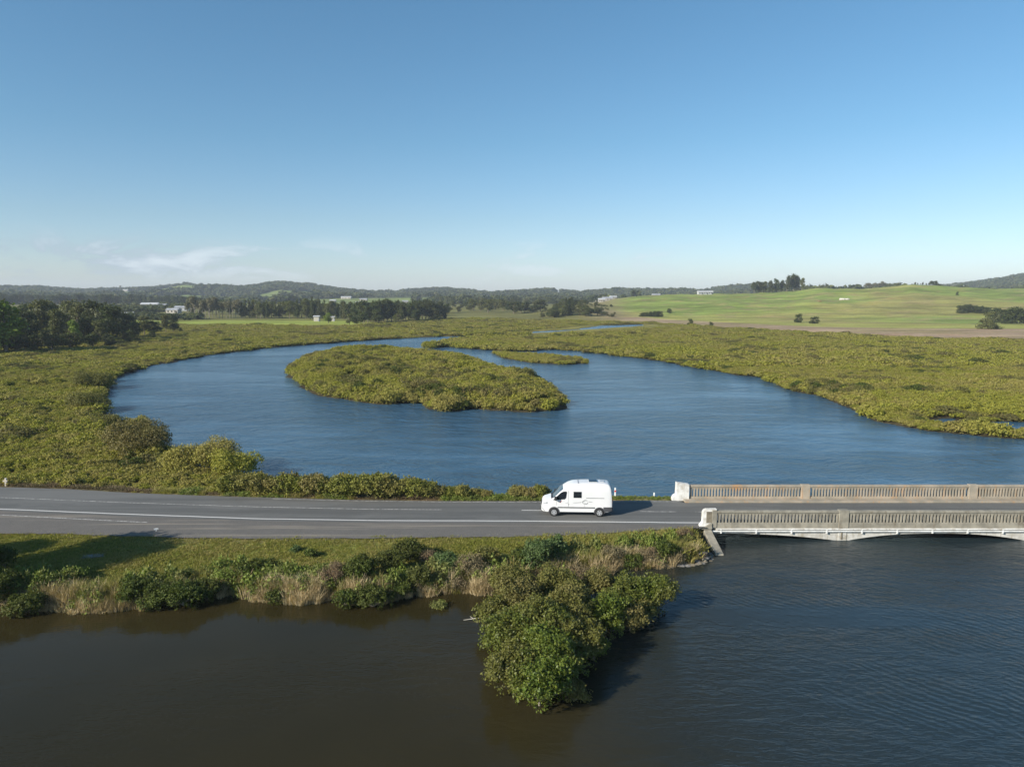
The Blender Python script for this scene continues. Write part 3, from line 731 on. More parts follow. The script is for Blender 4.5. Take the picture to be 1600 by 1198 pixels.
# left grove, nearest trees on the left edge
G = 'trees of the grove on the left edge'
grove = [
 (-62, 232, 462, 'dark', None), (-30, 236, 466, 'dark', None), (3, 240, 462, 'light', 'tall tree with yellow green top at the far left edge of the grove', 1.0),
 (12, 262, 486, 'dark', 'dark rounded tree right behind the leftmost tall tree', 1.1), (36, 290, 478, 'dark', None, 1.1), (28, 262, 512, 'dark', None, 1.3), (60, 262, 515, 'dark', None, 1.3),
 (62, 300, 470, 'olive', 'olive tree with thin crown in the left part of the grove', 1.1), (86, 282, 484, 'olive', 'conical olive tree in the front row of the grove', .9),
 (92, 330, 474, 'olive', None, 1.0), (112, 276, 499, 'light', 'bright green bushy tree at the front foot of the grove', .8), (118, 320, 472, 'olive', 'tall open olive tree in the middle of the grove', 1.1),
 (135, 290, 492, 'dark', None, 1.2), (150, 315, 462, 'dark', 'tallest dark tree of the grove with ragged top', .9), (165, 300, 470, 'dark', None, 1.1), (178, 330, 478, 'dark', None, 1.1),
 (152, 285, 500, 'olive', None, 1.1), (196, 335, 488, 'dark', 'dark spreading tree left of the grove shadow', 1.1), (205, 320, 500, 'dark', None, 1.2), (222, 350, 494, 'olive', 'round brown green tree near the right end of the grove', 1.1),
 (238, 355, 498, 'dark', 'very dark round tree near the right end of the grove', 1.2), (256, 375, 492, 'olive', 'pale open tree at the right end of the grove', 1.0), (268, 380, 490, 'dark', 'upright dark tree at the right end of the grove', .8),
 (278, 385, 511, 'dark', 'low dark bushy tree ending the grove on the right', 1.3), (90, 268, 520, 'dark', None, 1.5), (125, 272, 524, 'dark', None, 1.4), (160, 280, 520, 'dark', None, 1.4), (190, 300, 518, 'dark', None, 1.3),
 (20, 248, 516, 'dark', None, 1.6), (48, 250, 522, 'dark', None, 1.6), (75, 252, 512, 'olive', None, 1.3), (104, 258, 516, 'dark', None, 1.5), (140, 264, 520, 'dark', None, 1.5), (172, 268, 524, 'dark', None, 1.5), (205, 290, 520, 'dark', None, 1.5), (235, 320, 516, 'dark', None, 1.4), (-15, 245, 505, 'dark', None, 1.6),
 (-100, 230, 470, 'olive', None, 1), (-20, 300, 470, 'olive', None, 1), (10, 345, 468, 'dark', None, 1), (40, 360, 468, 'dark', None, 1), (75, 370, 466, 'dark', None, 1), (108, 375, 468, 'olive', None, 1), (0, 250, 500, 'dark', None, 1.3)]
for g in grove:
    tree_at(g[0], g[1], g[2], g[3], g[4] or ('dark tree inside the grove by the left edge' if g[3] == 'dark' else 'olive green tree inside the grove by the left edge'), G, 'grove_tree', g[5] if len(g) > 5 else 1)
x, y = W(30, 560, 0); 
tree_at(30, 250, 541, 'olive', 'single small upright young tree standing before the grove', None, 'young_tree', .8)

# belt of pines and gums across the middle distance
rr = random.Random(8)
G2 = 'trees of the shelter belt beyond the flats'
def rowtop(u): return np.interp(u, [290, 330, 380, 420, 450, 490, 520, 560, 600, 640, 670, 695, 705], [464, 466, 468, 470, 470, 467, 472, 470, 466, 468, 467, 472, 480])
u = 292
while u < 700:
    k = ('gum' if u < 372 else rr.choice(['pine', 'opine', 'olive', 'olive']) if u < 540 else rr.choice(['dark', 'pine', 'dark']))
    Yd = np.interp(u, [290, 520, 560, 700], [600, 600, 520, 590]) + rr.uniform(-12, 12)
    lab = {'gum': 'grey green gum tree with pale bare trunk at the left end of the shelter belt', 'pine': 'dark narrow conifer in the shelter belt beyond the flats',
           'olive': 'olive green broad tree in the middle of the shelter belt', 'opine': 'olive green conifer in the shelter belt beyond the flats', 'dark': 'dark broad tree at the right part of the shelter belt'}[k]
    tree_at(u, Yd, rowtop(u) + rr.uniform(-2, 5), k, lab, G2, 'belt_tree', rr.uniform(.8, 1.05), rr)
    u += rr.uniform(4.5, 7)
u = 300
while u < 700:                                    # second row behind
    tree_at(u, 650 + rr.uniform(-10, 30), rowtop(u) - 1 + rr.uniform(-2, 4), rr.choice(['dark', 'pine']), 'dark tree in the back row of the shelter belt, ' + ('behind the gum trees' if u < 375 else 'left of its tallest conifer' if u < 487 else 'above the white shed' if u < 560 else 'at its dark right part'), G2, 'belt_tree', 1.05, rr); u += rr.uniform(9, 13)
tree_at(487, 560, 463, 'pine', 'tallest narrow conifer rising above the shelter belt', G2, 'belt_tree', .7, rr)
for q, (u, Y, r, k, lb) in enumerate([(512, 500, 488, 'light', 'small bright green tree before the shelter belt by the white shed'), (545, 480, 490, 'olive', 'rounded olive tree in front of the shelter belt'),
     (553, 470, 494, 'dark', 'low dark tree jutting into the flats before the belt'), (566, 480, 488, 'dark', 'dark bushy tree at the front corner of the belt'), (590, 500, 480, 'dark', 'big dark tree in the front of the belt'),
     (622, 520, 484, 'olive', 'round pale olive tree before the dark end of the belt'), (648, 540, 482, 'dark', 'dark tree near the right end of the belt'), (680, 570, 480, 'dark', 'last dark tree at the right end of the belt')]):
    tree_at(u, Y, r, k, lb, None, 'belt_tree', 1.3, rr)
# dark rows of trees farther left and centre
G3 = 'far rows of trees below the hills'
u = -60
while u < 300:
    tree_at(u, 1120 + rr.uniform(-40, 40), np.interp(u, [-60, 60, 200, 300], [456, 459, 459, 463]) + rr.uniform(-1, 2), rr.choice(['dark', 'pine', 'dark']), 'dark tree in the far row ' + ('above the left grove' if u < 180 else 'right behind the long pale shed' if u < 250 else 'behind the gum trees'), G3, 'far_tree', 1.5, rr); u += rr.uniform(5, 8)
u = 700
while u < 845:
    tree_at(u, 740 + rr.uniform(-60, 120), rr.uniform(466, 478), rr.choice(['olive', 'dark', 'olive']), 'olive tree among the scattered trees between belt and mound', G3, 'far_tree', 1.7, rr); u += rr.uniform(4, 7)
u = 690
while u < 960:
    tree_at(u, 1150 + rr.uniform(-60, 60), rr.uniform(462, 466), rr.choice(['dark', 'dark', 'olive']), 'dark tree in the far row behind the centre of the flats', G3, 'far_tree', 1.4, rr); u += rr.uniform(7, 13)
# wooded mound
G4 = 'trees on the small wooded mound'
for i in range(95):
    u = rr.uniform(846, 962); Y = rr.uniform(600, 740); t_ = (u - 905) / 60
    tp = np.interp(u, [840, 870, 890, 900, 925, 945, 965], [482, 470, 462, 465, 469, 475, 487]) + (740 - Y) / 140 * 12
    tree_at(u, Y, min(tp + rr.uniform(-1, 3), 489), 'pine' if 884 < u < 896 else rr.choice(['olive', 'olive', 'dark']), ('bushy tree on the left slope of the small wooded mound' if u < 885 else 'bushy tree on the middle of the small wooded mound' if u < 930 else 'low bushy tree on the right slope of the small wooded mound') if not 884 < u < 896 else 'tall dark conifer on the small wooded mound', G4, 'mound_tree', 2.0, rr)
# trees on the right hill
for i, (u, r, wd) in enumerate([(1178, 440, .9), (1185, 437, .9), (1195, 440, .8), (1205, 438, .9), (1213, 435, .9), (1221, 437, .8), (1229, 430, .8), (1237, 427, .85), (1245, 429, .8), (1252, 434, .9), (1190, 441, 1.0), (1240, 433, .9)]):
    tree_at(u, 940 + (i % 3) * 8, r, 'dark' if i not in (2, 9) else 'olive', ['dark tree of the tall clump on top of the right hill', 'thin paler tree of the tall clump on the right hill'][i in (2, 9)], 'tall clump of trees on the right hill', 'hill_tree', wd * .9, rr)
for i in range(9):
    tree_at(1353 + i * 4.1, 1250, 441 + rr.uniform(-1, 2), 'gum', 'pale bluish tree in the square clump behind the hill', 'pale square clump behind the hill', 'hill_tree', 1.1, rr)
for i in range(12):
    tree_at(1424 + i * 4.3, 960, (441 if i < 7 else 437 if i < 10 else 444) + rr.uniform(-1, 2), 'dark', 'dark tree of the low clump on the crest of the right hill', 'low dark clump on the crest of the right hill', 'hill_tree', 1.2, rr)
for u, Y, r, k, wd, lb in [(1549, 420, 486, 'olive', 1.6, 'round olive bush standing left of the dark bushes at the right edge'), (1566, 520, 476, 'dark', 1.7, 'dark round bush second from the olive one at the right edge'),
      (1585, 500, 477, 'dark', 1.8, 'largest dark bush close to the right edge of the pasture'), (1603, 500, 480, 'dark', 1.7, 'dark bush cut by the right edge of the picture'), (1274, 500, 492, 'dark', 1.6, 'small dark bush alone on the lower right pasture'),
      (1249, 520, 487, 'dark', 1.0, 'thin dark little tree on the lower pasture'), (1080, 480, 497, 'olive', 1.5, 'small green bush by the end of the brown strip'), (1113, 455, 502, 'dark', 1.6, 'low dark bush on the brown strip'),
      (1046, 640, 481, 'dark', 1.5, 'tiny dark bush on the pasture right of the wooded mound'), (1495, 800, 455, 'dark', 1.3, 'tiny dark bush high on the right pasture')]:
    tree_at(u, Y, r, k, lb, None, 'pasture_bush', wd, rr)
for i in range(11):
    tree_at(1505 + i * 4, 620, 474 + i * .5 + rr.uniform(-1, 1), 'dark', 'dark low bush in the hedge row on the right pasture', 'hedge row on the right pasture', 'hedge_bush', 1.7, rr)
for i in range(9):
    tree_at(1002 + i * 3.6, 600, 488 - i * .35 + rr.uniform(-1, 1), 'dark', 'low dark scrub bush in the broken hedge on the pasture', 'broken hedge on the middle pasture', 'hedge_bush', 1.6, rr)
# forest on the far hills (no one could count it)
far_tree = [leaf_mesh('far_crown', M[k], np.random.RandomState(120 + i), [(0, 0, .5, .55, .55, .5), (.3, .1, .4, .35, .35, .35), (-.25, -.2, .42, .35, .35, .38)], 34, 3, .30, .10, inner=.1) for i, k in enumerate(['tree_dark', 'tree_olive', 'tree_dark'])]
rs = np.random.RandomState(55)
fx, fy = sample_region(42000, -500, 2100, 1200, 2750, rs)
fu = 800 + F * fx / fy / CP
dens = fbm(fx / 150, fy / 150, 4) + .10 * smooth(1900, 2500, fy) - .08 * smooth(1000, 1150, fu) * smooth(1500, 1400, fu)
pat = fbm(fx / 260 + 40, fy / 260, 3)
ok = (dens > .44) & (pat < .55)
fx, fy = fx[ok], fy[ok]; s = rs.uniform(9, 17, len(fx))
tag(scatter('hill_forest', np.stack([fx, fy, terrain(fx, fy) - 1], 1), np.stack([s, s, s * rs.uniform(.6, 1.0, len(s))], 1), far_tree, rs.randint(0, 3, len(fx))), 'dark bush forest covering the low hills on the horizon', 'forest', kind='stuff')
# scattered trees on left fields
fx, fy = sample_region(900, 160, 310, 560, 1080, rs); ok = fbm(fx / 60, fy / 60, 3) > .54; fx, fy = fx[ok], fy[ok]; s = rs.uniform(4, 8, len(fx))
tag(scatter('field_bushes', np.stack([fx, fy, terrain(fx, fy) - .5], 1), np.stack([s, s, s * .7], 1), far_tree, rs.randint(0, 3, len(fx))), 'bushes scattered over the green fields behind the grove', 'bushes', kind='stuff')

# ------------------------------------------------------------------ far buildings
def house(u, Y, L, D, H, roof, wall, label, rz=0, row=None, gable=True, nwin=3):
    x = XU(u, Y); z = gz(x, Y) if row is None else zrow(row, Y)
    t = empty('house' if nwin else 'shed', (x, Y, z - .3), rz)
    MB().box(-L / 2, L / 2, -D / 2, D / 2, 0, H + .3).build('wall', M[wall], t)
    MB().prism([(-D / 2 - .5, H + .3), (0, H + .3 + D * .22), (D / 2 + .5, H + .3), (D / 2 + .5, H + .15), (-D / 2 - .5, H + .15)], -L / 2 - .5, L / 2 + .5, 'x').build('roof', M[roof], t)
    wm_ = MB().box(-.8, .8, -.06, .06, 0, 1.3).mesh('window', M['glass_dark'])
    for i in range(nwin): link('window', wm_, t, (-L / 2 + L * (i + .7) / (nwin + .4), -D / 2 - .03, 1.3))
    MB().box(-.5, .5, -.06, .06, 0, 2.1).build('door', M['glass_dark'] if nwin else M['roof_grey'], t, loc=(L * .42, -D / 2 - .03, .3))
    return tag(t, label, 'house' if nwin else 'shed')
house(234, 900, 20, 10, 3, 'roof_white', 'wall', 'long pale roofed shed on the green slope behind the left grove', .1, nwin=0)
house(190, 620, 9, 6, 3, 'roof_white', 'wall', 'white roofed house low behind the left grove', .3)
house(202, 640, 5, 5, 2.6, 'roof_white', 'wall', 'small white outbuilding right of the low white roofed house', .2, nwin=0)
house(270, 700, 12, 7, 3.2, 'roof_grey', 'wall', 'grey roofed house on the fields left of the gum trees', -.1)
house(284, 760, 14, 8, 3.5, 'roof_grey', 'roof_white', 'bluish grey building beside the grey roofed house on the fields', .1)
house(253, 860, 10, 7, 3, 'roof_grey', 'wall', 'dark low farm building right of the long pale shed', 0, nwin=2)
house(494, 545, 4, 3.5, 3.6, 'roof_white', 'wall', 'small white shed at the foot of the shelter belt', 0, nwin=0)
house(519, 548, 2.6, 2.5, 3.2, 'roof_white', 'wall', 'tiny pale hut right of the small bright green tree', 0, nwin=0)
for q, (u, Y, L, lb) in enumerate([(568, 1560, 16, 'cream house on the far hillside above the shelter belt'), (541, 1600, 22, 'long pale farm roof left of the cream hillside house'), (520, 1500, 12, 'small white house in the far green fields'),
        (633, 1500, 12, 'white house below the green patch of the hills'), (560, 1420, 10, 'little pale house low on the far fields'), (940, 1010, 9, 'white house left of the far settlement roofs'), (949, 1030, 14, 'pale long roof in the settlement right of the mound'),
        (958, 1120, 10, 'small grey roofed house in the far settlement'), (932, 1200, 9, 'little white house farthest in the settlement'), (1025, 1150, 12, 'pale house on the skyline left of the pasture house')]):
    house(u, Y, L, 8, 3.6, 'roof_white' if q % 3 else 'roof_grey', 'wall', lb, .1 * (q % 4) - .15)
for i in range(3): house(1094 + i * 7.5, 930, 6.2, 7, 3.2, 'roof_white', 'roof_white', ['left one of the three joined white buildings on the pasture skyline', 'middle one of the three joined white buildings on the pasture skyline', 'right one of the three joined white buildings on the pasture skyline'][i], 0, nwin=2)
house(1496, 1500, 20, 8, 3.5, 'roof_white', 'wall', 'long pale shed far behind the right hill', 0, row=449.5)
house(197, 2450, 16, 9, 5, 'roof_white', 'wall', 'white house beside the mast on the left ridge', 0)
# mast on the ridge
x = XU(189, 2550); z = gz(x, 2550)
t = tag(empty('water_tower', (x, 2550, z)), 'thin tower with a wider head on the left ridge', 'tower')
MB().tube([(0, 0, 0), (0, 0, 14)], [1.6, 1.2], 8).build('shaft', M['dark_concrete'], t)
MB().tube([(0, 0, 14), (0, 0, 15.5), (0, 0, 19)], [1.2, 3.6, 3.6], 10).build('tank', M['dark_concrete'], t)
# outcrop and clay scar
def blob(name, u, Y, sx, sy, sz, mat, label, cat, seed, n=5):
    m = MB(); r_ = random.Random(seed)
    x = XU(u, Y); z = gz(x, Y)
    bm = bmesh.new()
    for i in range(n):
        M4 = Matrix.Translation((r_.uniform(-sx, sx) * .6, r_.uniform(-sy, sy) * .6, 0)) @ Matrix.Diagonal((sx * r_.uniform(.3, .55), sy * r_.uniform(.3, .6), sz * r_.uniform(.5, 1), 1))
        bmesh.ops.create_icosphere(bm, subdivisions=2, radius=1, matrix=M4)
    for v in bm.verts:
        v.co += Vector((r_.uniform(-.12, .12) * sx, r_.uniform(-.12, .12) * sy, r_.uniform(-.2, .2) * sz)) * .5
    me = bpy.data.meshes.new(name); bm.to_mesh(me); bm.free(); me.materials.append(M[mat])
    return tag(link(name, me, None, (x, Y, z)), label, cat)
blob('rock_outcrop', 1320, 760, 5, 5, 1.6, 'rock', 'pale bare rock outcrop on the face of the right hill', 'rocks', 3, 9)
blob('clay_scar', 1281, 720, 3, 4, .5, 'clay', 'reddish clay scar left of the pale outcrop', 'clay', 4)

# ------------------------------------------------------------------ the bridge
br = tag(empty('bridge', (XB, 60, 0)), 'weathered concrete road bridge with slotted parapets and shallow arches over the river', 'bridge')
ox, oy = XB, 60
XE = 58.0
piers = [26.8, 42.1, 57.4]
def loc_box(m, x0, x1, y0, y1, z0, z1): m.box(x0 - ox, x1 - ox, y0 - oy, y1 - oy, z0, z1); return m
loc_box(MB(), XB, XE + 14, YP0 + .25, YP1 + .25, .86, 1.165).build('deck', M['dark_concrete'], br)
# arched edge girders
def arch_prof(x0, x1, half=False, n=18):
    pts = []
    for i in range(n + 1):
        f = i / n; x = x0 + (x1 - x0) * f
        k = abs(2 * f - 1) if not half else f
        z = .58 - .62 * k ** 2.4
        if half and f < .3: z = .58
        pts.append((x - ox, z))
    return pts + [(x1 - ox, .90), (x0 - ox, .90)]
spans = [(XB + .2, piers[0] - .35, True), (piers[0] + .35, piers[1] - .35, False), (piers[1] + .35, piers[2] - .35, False)]
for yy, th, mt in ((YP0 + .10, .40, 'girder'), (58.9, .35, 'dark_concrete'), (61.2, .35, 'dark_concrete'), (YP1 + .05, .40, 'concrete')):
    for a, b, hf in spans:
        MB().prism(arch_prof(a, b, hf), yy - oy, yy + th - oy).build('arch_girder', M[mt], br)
for p in piers:
    m = loc_box(MB(), p - .349, p + .349, YP0 + .06, YP1 + .45, -1.6, .92); m.build('pier', M['girder'], br, .03)
    loc_box(MB(), p - .15, p - .02, YP0 + .02, YP0 + .1, .1, .95).build('joint_strip', M['dark_concrete'], br)
# abutment and raking wing
loc_box(MB(), XB - 1.2, XB + .19, YP0 + .3, YP1 + .3, -1.6, 1.15).build('abutment', M['dark_concrete'], br)
w_ = MB(); xw0, xw1 = XB - .14, XB + .50
w_.add([(xw0 - ox, YP0 - oy - .15, -1.2), (xw1 - ox, YP0 - oy - .15, -1.2), (xw1 - ox, YP0 - oy - .15, .97), (xw0 - ox, YP0 - oy - .15, .97),
        (xw0 - ox + .1, YP0 - 3.9 - oy, -1.2), (xw1 - ox + .1, YP0 - 3.9 - oy, -1.2), (xw1 - ox + .1, YP0 - 3.3 - oy, .12), (xw0 - ox + .1, YP0 - 3.3 - oy, .12)],
       [(0, 1, 2, 3), (4, 7, 6, 5), (0, 4, 5, 1), (3, 2, 6, 7), (0, 3, 7, 4), (1, 5, 6, 2)])
w_.build('wing_wall', M['concrete'], br, .03)
# white ledge and service pipe with brackets
loc_box(MB(), XB + .90, XE + 14, YP0 - .14, YP0 + .24, .93, 1.04).build('ledge', M['whitewash'], br, .015)
MB().tube([(XB + .6 - ox, YP0 - .06 - oy, .80), (XE + 14 - ox, YP0 - .06 - oy, .80)], .05, 8).build('service_pipe', M['pipe'], br)
bk = MB().box(-.05, .05, -.09, .12, -.16, .14).mesh('pipe_bracket', M['pipe'])
for i in range(15): link('pipe_bracket', bk, br, (1.3 + i * 2.85, YP0 - .03 - oy, .80))
loc_box(MB(), XB, XE + 14, YP1 - .95, YP1 + .0, ZR - .03, ZR + .13).build('kerb', M['concrete_far'], br, .02)
loc_box(MB(), XB, XE + 14, YP0 + .36, YP0 + .62, ZR - .03, ZR + .12).build('kerb', M['concrete'], br, .02)

def parapet(y0, y1, x0, mat, zt, name_label):
    """y0..y1 thickness; plinth, slotted panels of balusters, coping, pilasters"""
    p = link('parapet', loc_box(MB(), x0, XE + 14, y0, y1, 1.045, 1.50).mesh('parapet', M[mat], .015), br)
    if name_label: p['label'] = name_label
    loc_box(MB(), x0, XE + 14, y0 - .05, y1 + .05, zt - .20, zt - .02).build('coping', M[mat], p, .02)
    loc_box(MB(), x0, XE + 14, y0 + .02, y1 - .02, zt - .28, zt - .202).build('rail', M[mat], p)
    z0, z1 = 1.502, zt - .282
    ym = (y0 + y1) / 2; d = (y1 - y0) / 2 - .02; h = z1 - z0
    bal = MB().prism([(-.055, 0), (.055, 0), (.055, h * .72), (.105, h * .95), (.105, h), (-.105, h), (-.105, h * .95), (-.055, h * .72)], -d, d).mesh('baluster', M[mat])
    pil = MB().box(-.40, .40, -(y1 - y0) / 2 - .07, (y1 - y0) / 2 + .07, 1.06, zt + .03)
    pm = pil.mesh('pilaster', M[mat], .02)
    pan = MB().box(-.24, .24, -.015, .015, 1.62, zt - .3).mesh('recessed_panel', M['dark_concrete'], .0)
    for q in piers:
        o_ = link('pilaster', pm, p, (q - ox, ym - oy, 0)); 
    n = int((XE - x0) / .272); c = 0
    for i in range(n):
        x = x0 + .22 + i * .272
        if min(abs(x - q) for q in piers) < .48: continue
        link('baluster', bal, p, (x - ox, ym - oy, z0)); c += 1
    loc_box(MB(), XE + .1, XE + 14, y0 + .03, y1 - .03, 1.502, zt - .282).build('end_panel', M[mat], p)
    return p
parapet(YP0, YP0 + .28, XB + .95, 'concrete', 2.50, 'buff concrete parapet on the side nearest the viewer')
parapet(YP1, YP1 + .28, XB + .55, 'concrete_far', 2.58, 'rust streaked parapet on the far side of the road')
# far end pillar, whitewashed, stepped
e = MB().prism([(XB + .54 - ox, 1.05), (XB + .54 - ox, 2.66), (XB - .62 - ox, 2.84), (XB - .66 - ox, 1.72), (XB - .86 - ox, 1.62), (XB - 1.0 - ox, 1.35), (XB - 1.0 - ox, 1.05)], YP1 - .18 - oy, YP1 + .38 - oy)
e.build('end_pillar', M['whitewash'], br, .02)
# near end: whitewashed rounded nose with a dark recessed panel facing the water
nose = [(XB + .94, 2.62), (XB + .10, 2.60), (XB - .08, 2.52), (XB - .18, 2.36), (XB - .20, 2.1), (XB - .20, 1.52), (XB - .36, 1.35), (XB - .46, 1.12), (XB - .46, .98), (XB + .30, .98), (XB + .94, 1.05)]
MB().prism([(a - ox, b) for a, b in nose], YP0 + .01 - oy, YP0 + .42 - oy).build('end_pillar', M['whitewash'], br, .02)
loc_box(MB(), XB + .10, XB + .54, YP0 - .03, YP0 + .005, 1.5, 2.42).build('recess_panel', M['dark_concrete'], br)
loc_box(MB(), XB + .56, XB + .944, YP0 - .06, YP0 + .004, 1.10, 2.56).build('end_pilaster', M['concrete'], br, .02)
MB().prism([(XB - .30 - ox, 1.0), (XB + .54 - ox, 1.0), (XB + .54 - ox, 1.48), (XB + .30 - ox, 1.40)], YP0 - .16 - oy, YP0 + .002 - oy).build('corbel', M['concrete'], br, .01)

# ------------------------------------------------------------------ campervan (built nose to -x)
van = empty('campervan', (0, 0, ZR), 0)
tag(van, 'white high roof campervan driving left on the road', 'campervan')
prof = [(-2.97, .52), (-2.99, .75), (-2.95, 1.02), (-2.88, 1.18), (-2.72, 1.30), (-2.30, 1.42), (-2.02, 1.52), (-1.42, 2.08), (-1.05, 2.36), (-.72, 2.58), (-.35, 2.72), (.2, 2.79), (1.0, 2.80), (2.0, 2.79), (2.62, 2.74), (2.80, 2.63), (2.90, 2.25), (2.94, 1.4), (2.96, .62)]
def halfw(x, z):
    w0 = 1.0
    if z > 1.1: w0 -= .055 * (z - 1.1) / 1.2
    if z > 2.25: w0 -= .10 * ((z - 2.25) / .45) ** 1.6
    fx_ = np.interp(x, [-2.99, -2.85, -2.6, -2.2], [.17, .08, .03, 0]); rx_ = np.interp(x, [2.6, 2.85, 2.97], [0, .02, .06])
    return w0 - fx_ - rx_
top_x = np.array([p[0] for p in prof]); top_z = np.array([p[1] for p in prof])
def topz(x): return float(np.interp(x, top_x[1:-1], top_z[1:-1]))
xs = [-2.98, -2.93, -2.86, -2.72, -2.5, -2.3, -2.16, -2.02, -1.85, -1.7, -1.55, -1.42, -1.25, -1.05, -.88, -.72, -.5, -.35, 0, .5, 1, 1.5, 2.0, 2.35, 2.62, 2.74, 2.83, 2.89, 2.95]
V = []; K = 15
def zs_for(x):
    zt = topz(x); zb = float(np.interp(x, [-2.98, -2.86, -2.6, 2.6, 2.95], [.50, .42, .38, .38, .52]))
    zt = max(zt, zb + .1)
    return zb, zt
for x in xs:
    zb, zt = zs_for(x)
    fr = [0, .06, .2, .38, .56, .72, .84, .92, .965, .988]
    side_ = [(zb + (zt - zb) * f) for f in fr]
    rim_in = [0, 0, 0, 0, 0, 0, 0, .006, .02, .06]
    ring = []
    for z, q in zip(side_, rim_in): ring.append((-(halfw(x, z) - q), z))
    wtop = halfw(x, zt) - .17
    ring += [(-wtop, zt + .0), (-wtop * .4, zt + .012), (wtop * .4, zt + .012), (wtop, zt)]
    for z, q in reversed(list(zip(side_, rim_in))): ring.append((halfw(x, z) - q, z))
    V += [(x, a, b) for a, b in ring]
k = len(ring); nr = len(xs)
Fb = [(i * k + j, i * k + j + 1, (i + 1) * k + j + 1, (i + 1) * k + j) for i in range(nr - 1) for j in range(k - 1)]
Fb += [(i * k + k - 1, i * k, (i + 1) * k, (i + 1) * k + k - 1) for i in range(nr - 1)]
Fb += [tuple(range(k)), tuple(range((nr - 1) * k, nr * k))[::-1]]
bo = MB().add(V, Fb).build('body', M['paint'], van, smooth_=True)
md = bo.modifiers.new('edges', 'EDGE_SPLIT'); md.split_angle = R(38)
def side_panel(name, pts, mat, parent=van, lift=.012, sides=(-1, 1), label=None):
    """thin panel following the flank; pts are (x,z) in order"""
    for s in sides:
        v = [(x, s * (halfw(x, z) + lift), z) for x, z in pts] + [(x, s * (halfw(x, z) - .03), z) for x, z in pts]
        n = len(pts); f = [tuple(range(n)), tuple(range(2 * n - 1, n - 1, -1))] + [(i, (i + 1) % n, (i + 1) % n + n, i + n) for i in range(n)]
        MB().add(v, f).build(name, mat, parent)
# glazing
side_panel('door_window', [(-1.92, 1.40), (-1.02, 1.46), (-.90, 1.60), (-.84, 2.08), (-.92, 2.14), (-1.15, 2.12), (-1.36, 2.02), (-1.78, 1.62)], M['glass_dark'])
side_panel('quarter_window', [(-2.02, 1.38), (-1.95, 1.40), (-1.80, 1.58), (-1.84, 1.60)], M['glass_dark'])
side_panel('camper_window_frame', [(-.29, 1.60), (.39, 1.60), (.39, 2.12), (-.29, 2.12)], M['rub'], lift=.018)
side_panel('camper_window', [(-.25, 1.64), (.35, 1.64), (.35, 2.08), (-.25, 2.08)], M['glass_dark'], lift=.026)
def on_hood(x, y, lift): return (x - lift * .7, y, topz(x) + lift * .9)
ws = []
for x, hw in ((-1.98, .93), (-1.70, .91), (-1.42, .86), (-1.16, .80)):
    for yv in np.linspace(-hw, hw, 7): ws.append(on_hood(x, yv, .026 - .010 * (abs(yv) / hw) ** 4))
MB().add(ws, [(i * 7 + j, i * 7 + j + 1, (i + 1) * 7 + j + 1, (i + 1) * 7 + j) for i in range(3) for j in range(6)]).build('windscreen', M['screen_glass'], van, smooth_=True)
cw = []
for x in (-2.16, -1.99):
    for yv in np.linspace(-.84, .84, 5): cw.append(on_hood(x, yv, .02))
MB().add(cw, [(j, j + 1, j + 6, j + 5) for j in range(4)]).build('wiper_cowl', M['rub'], van)
# lower trim
side_panel('rub_strip', [(-1.62, .72), (1.52, .72), (1.52, .80), (-1.62, .80)], M['rub'], lift=.02)
side_panel('rear_bumper_side', [(2.28, .40), (2.62, .42), (2.62, .82), (2.22, .82)], M['trim'], lift=.02)
side_panel('rear_bumper_side', [(2.62, .42), (2.80, .46), (2.80, .82), (2.62, .82)], M['trim'], lift=.022)
side_panel('rear_bumper_side', [(2.80, .46), (2.96, .50), (2.96, .82), (2.80, .82)], M['trim'], lift=.026)
MB().box(2.90, 3.02, -.92, .92, .42, .80).build('rear_bumper', M['trim'], van, .03)
side_panel('sliding_rail', [(.78, 1.56), (2.30, 1.56), (2.30, 1.60), (.78, 1.60)], M['grey_print'], lift=.010)
side_panel('door_seam', [(-.72, .82), (-.705, .82), (-.705, 2.2), (-.72, 2.2)], M['grey_print'], lift=.010)
side_panel('door_seam', [(.62, .82), (.632, .82), (.632, 2.45), (.62, 2.45)], M['grey_print'], lift=.010)
side_panel('door_seam', [(-1.72, .95), (-1.71, .95), (-1.71, 1.38), (-1.72, 1.38)], M['grey_print'], lift=.010)
side_panel('door_handle', [(-1.0, 1.16), (-.80, 1.17), (-.80, 1.22), (-1.0, 1.21)], M['paint'], lift=.035)
side_panel('fuel_flap', [(-.72, .98), (-.66, .98), (-.66, 1.06), (-.72, 1.06)], M['grey_print'], lift=.008, sides=(-1,))
# printed graphics: swirl emblem, stripes and a red mark
side_panel('stripe_graphic', [(-.30, 1.16), (.35, 1.20), (.35, 1.225), (-.30, 1.17)], M['grey_print'], lift=.016)
side_panel('stripe_graphic', [(.98, 1.26), (1.30, 1.25), (1.30, 1.265), (.98, 1.285)], M['grey_print'], lift=.016)
for s in (-1, 1):
    em = MB()
    for (cx, cz, r0, a0, a1, th) in ((.72, 1.27, .20, 20, 190, .06), (.62, 1.22, .16, 150, 330, .035), (.76, 1.18, .15, 190, 390, .04), (.50, 1.24, .10, 10, 180, .03)):
        n = 10; ring_i = []; ring_o = []
        for i in range(n + 1):
            a = R(a0 + (a1 - a0) * i / n); tt = th * math.sin(math.pi * i / n) + .006
            ring_i.append((cx + math.cos(a) * (r0 - tt), cz + math.sin(a) * (r0 - tt) * .75)); ring_o.append((cx + math.cos(a) * r0, cz + math.sin(a) * r0 * .75))
        pts = ring_i + ring_o
        v = [(x, s * (halfw(x, z) + .016), z) for x, z in pts]
        em.add(v, [(i, i + 1, i + n + 2, i + n + 1) for i in range(n)])
    em.build('swirl_emblem', M['grey_print'], van)
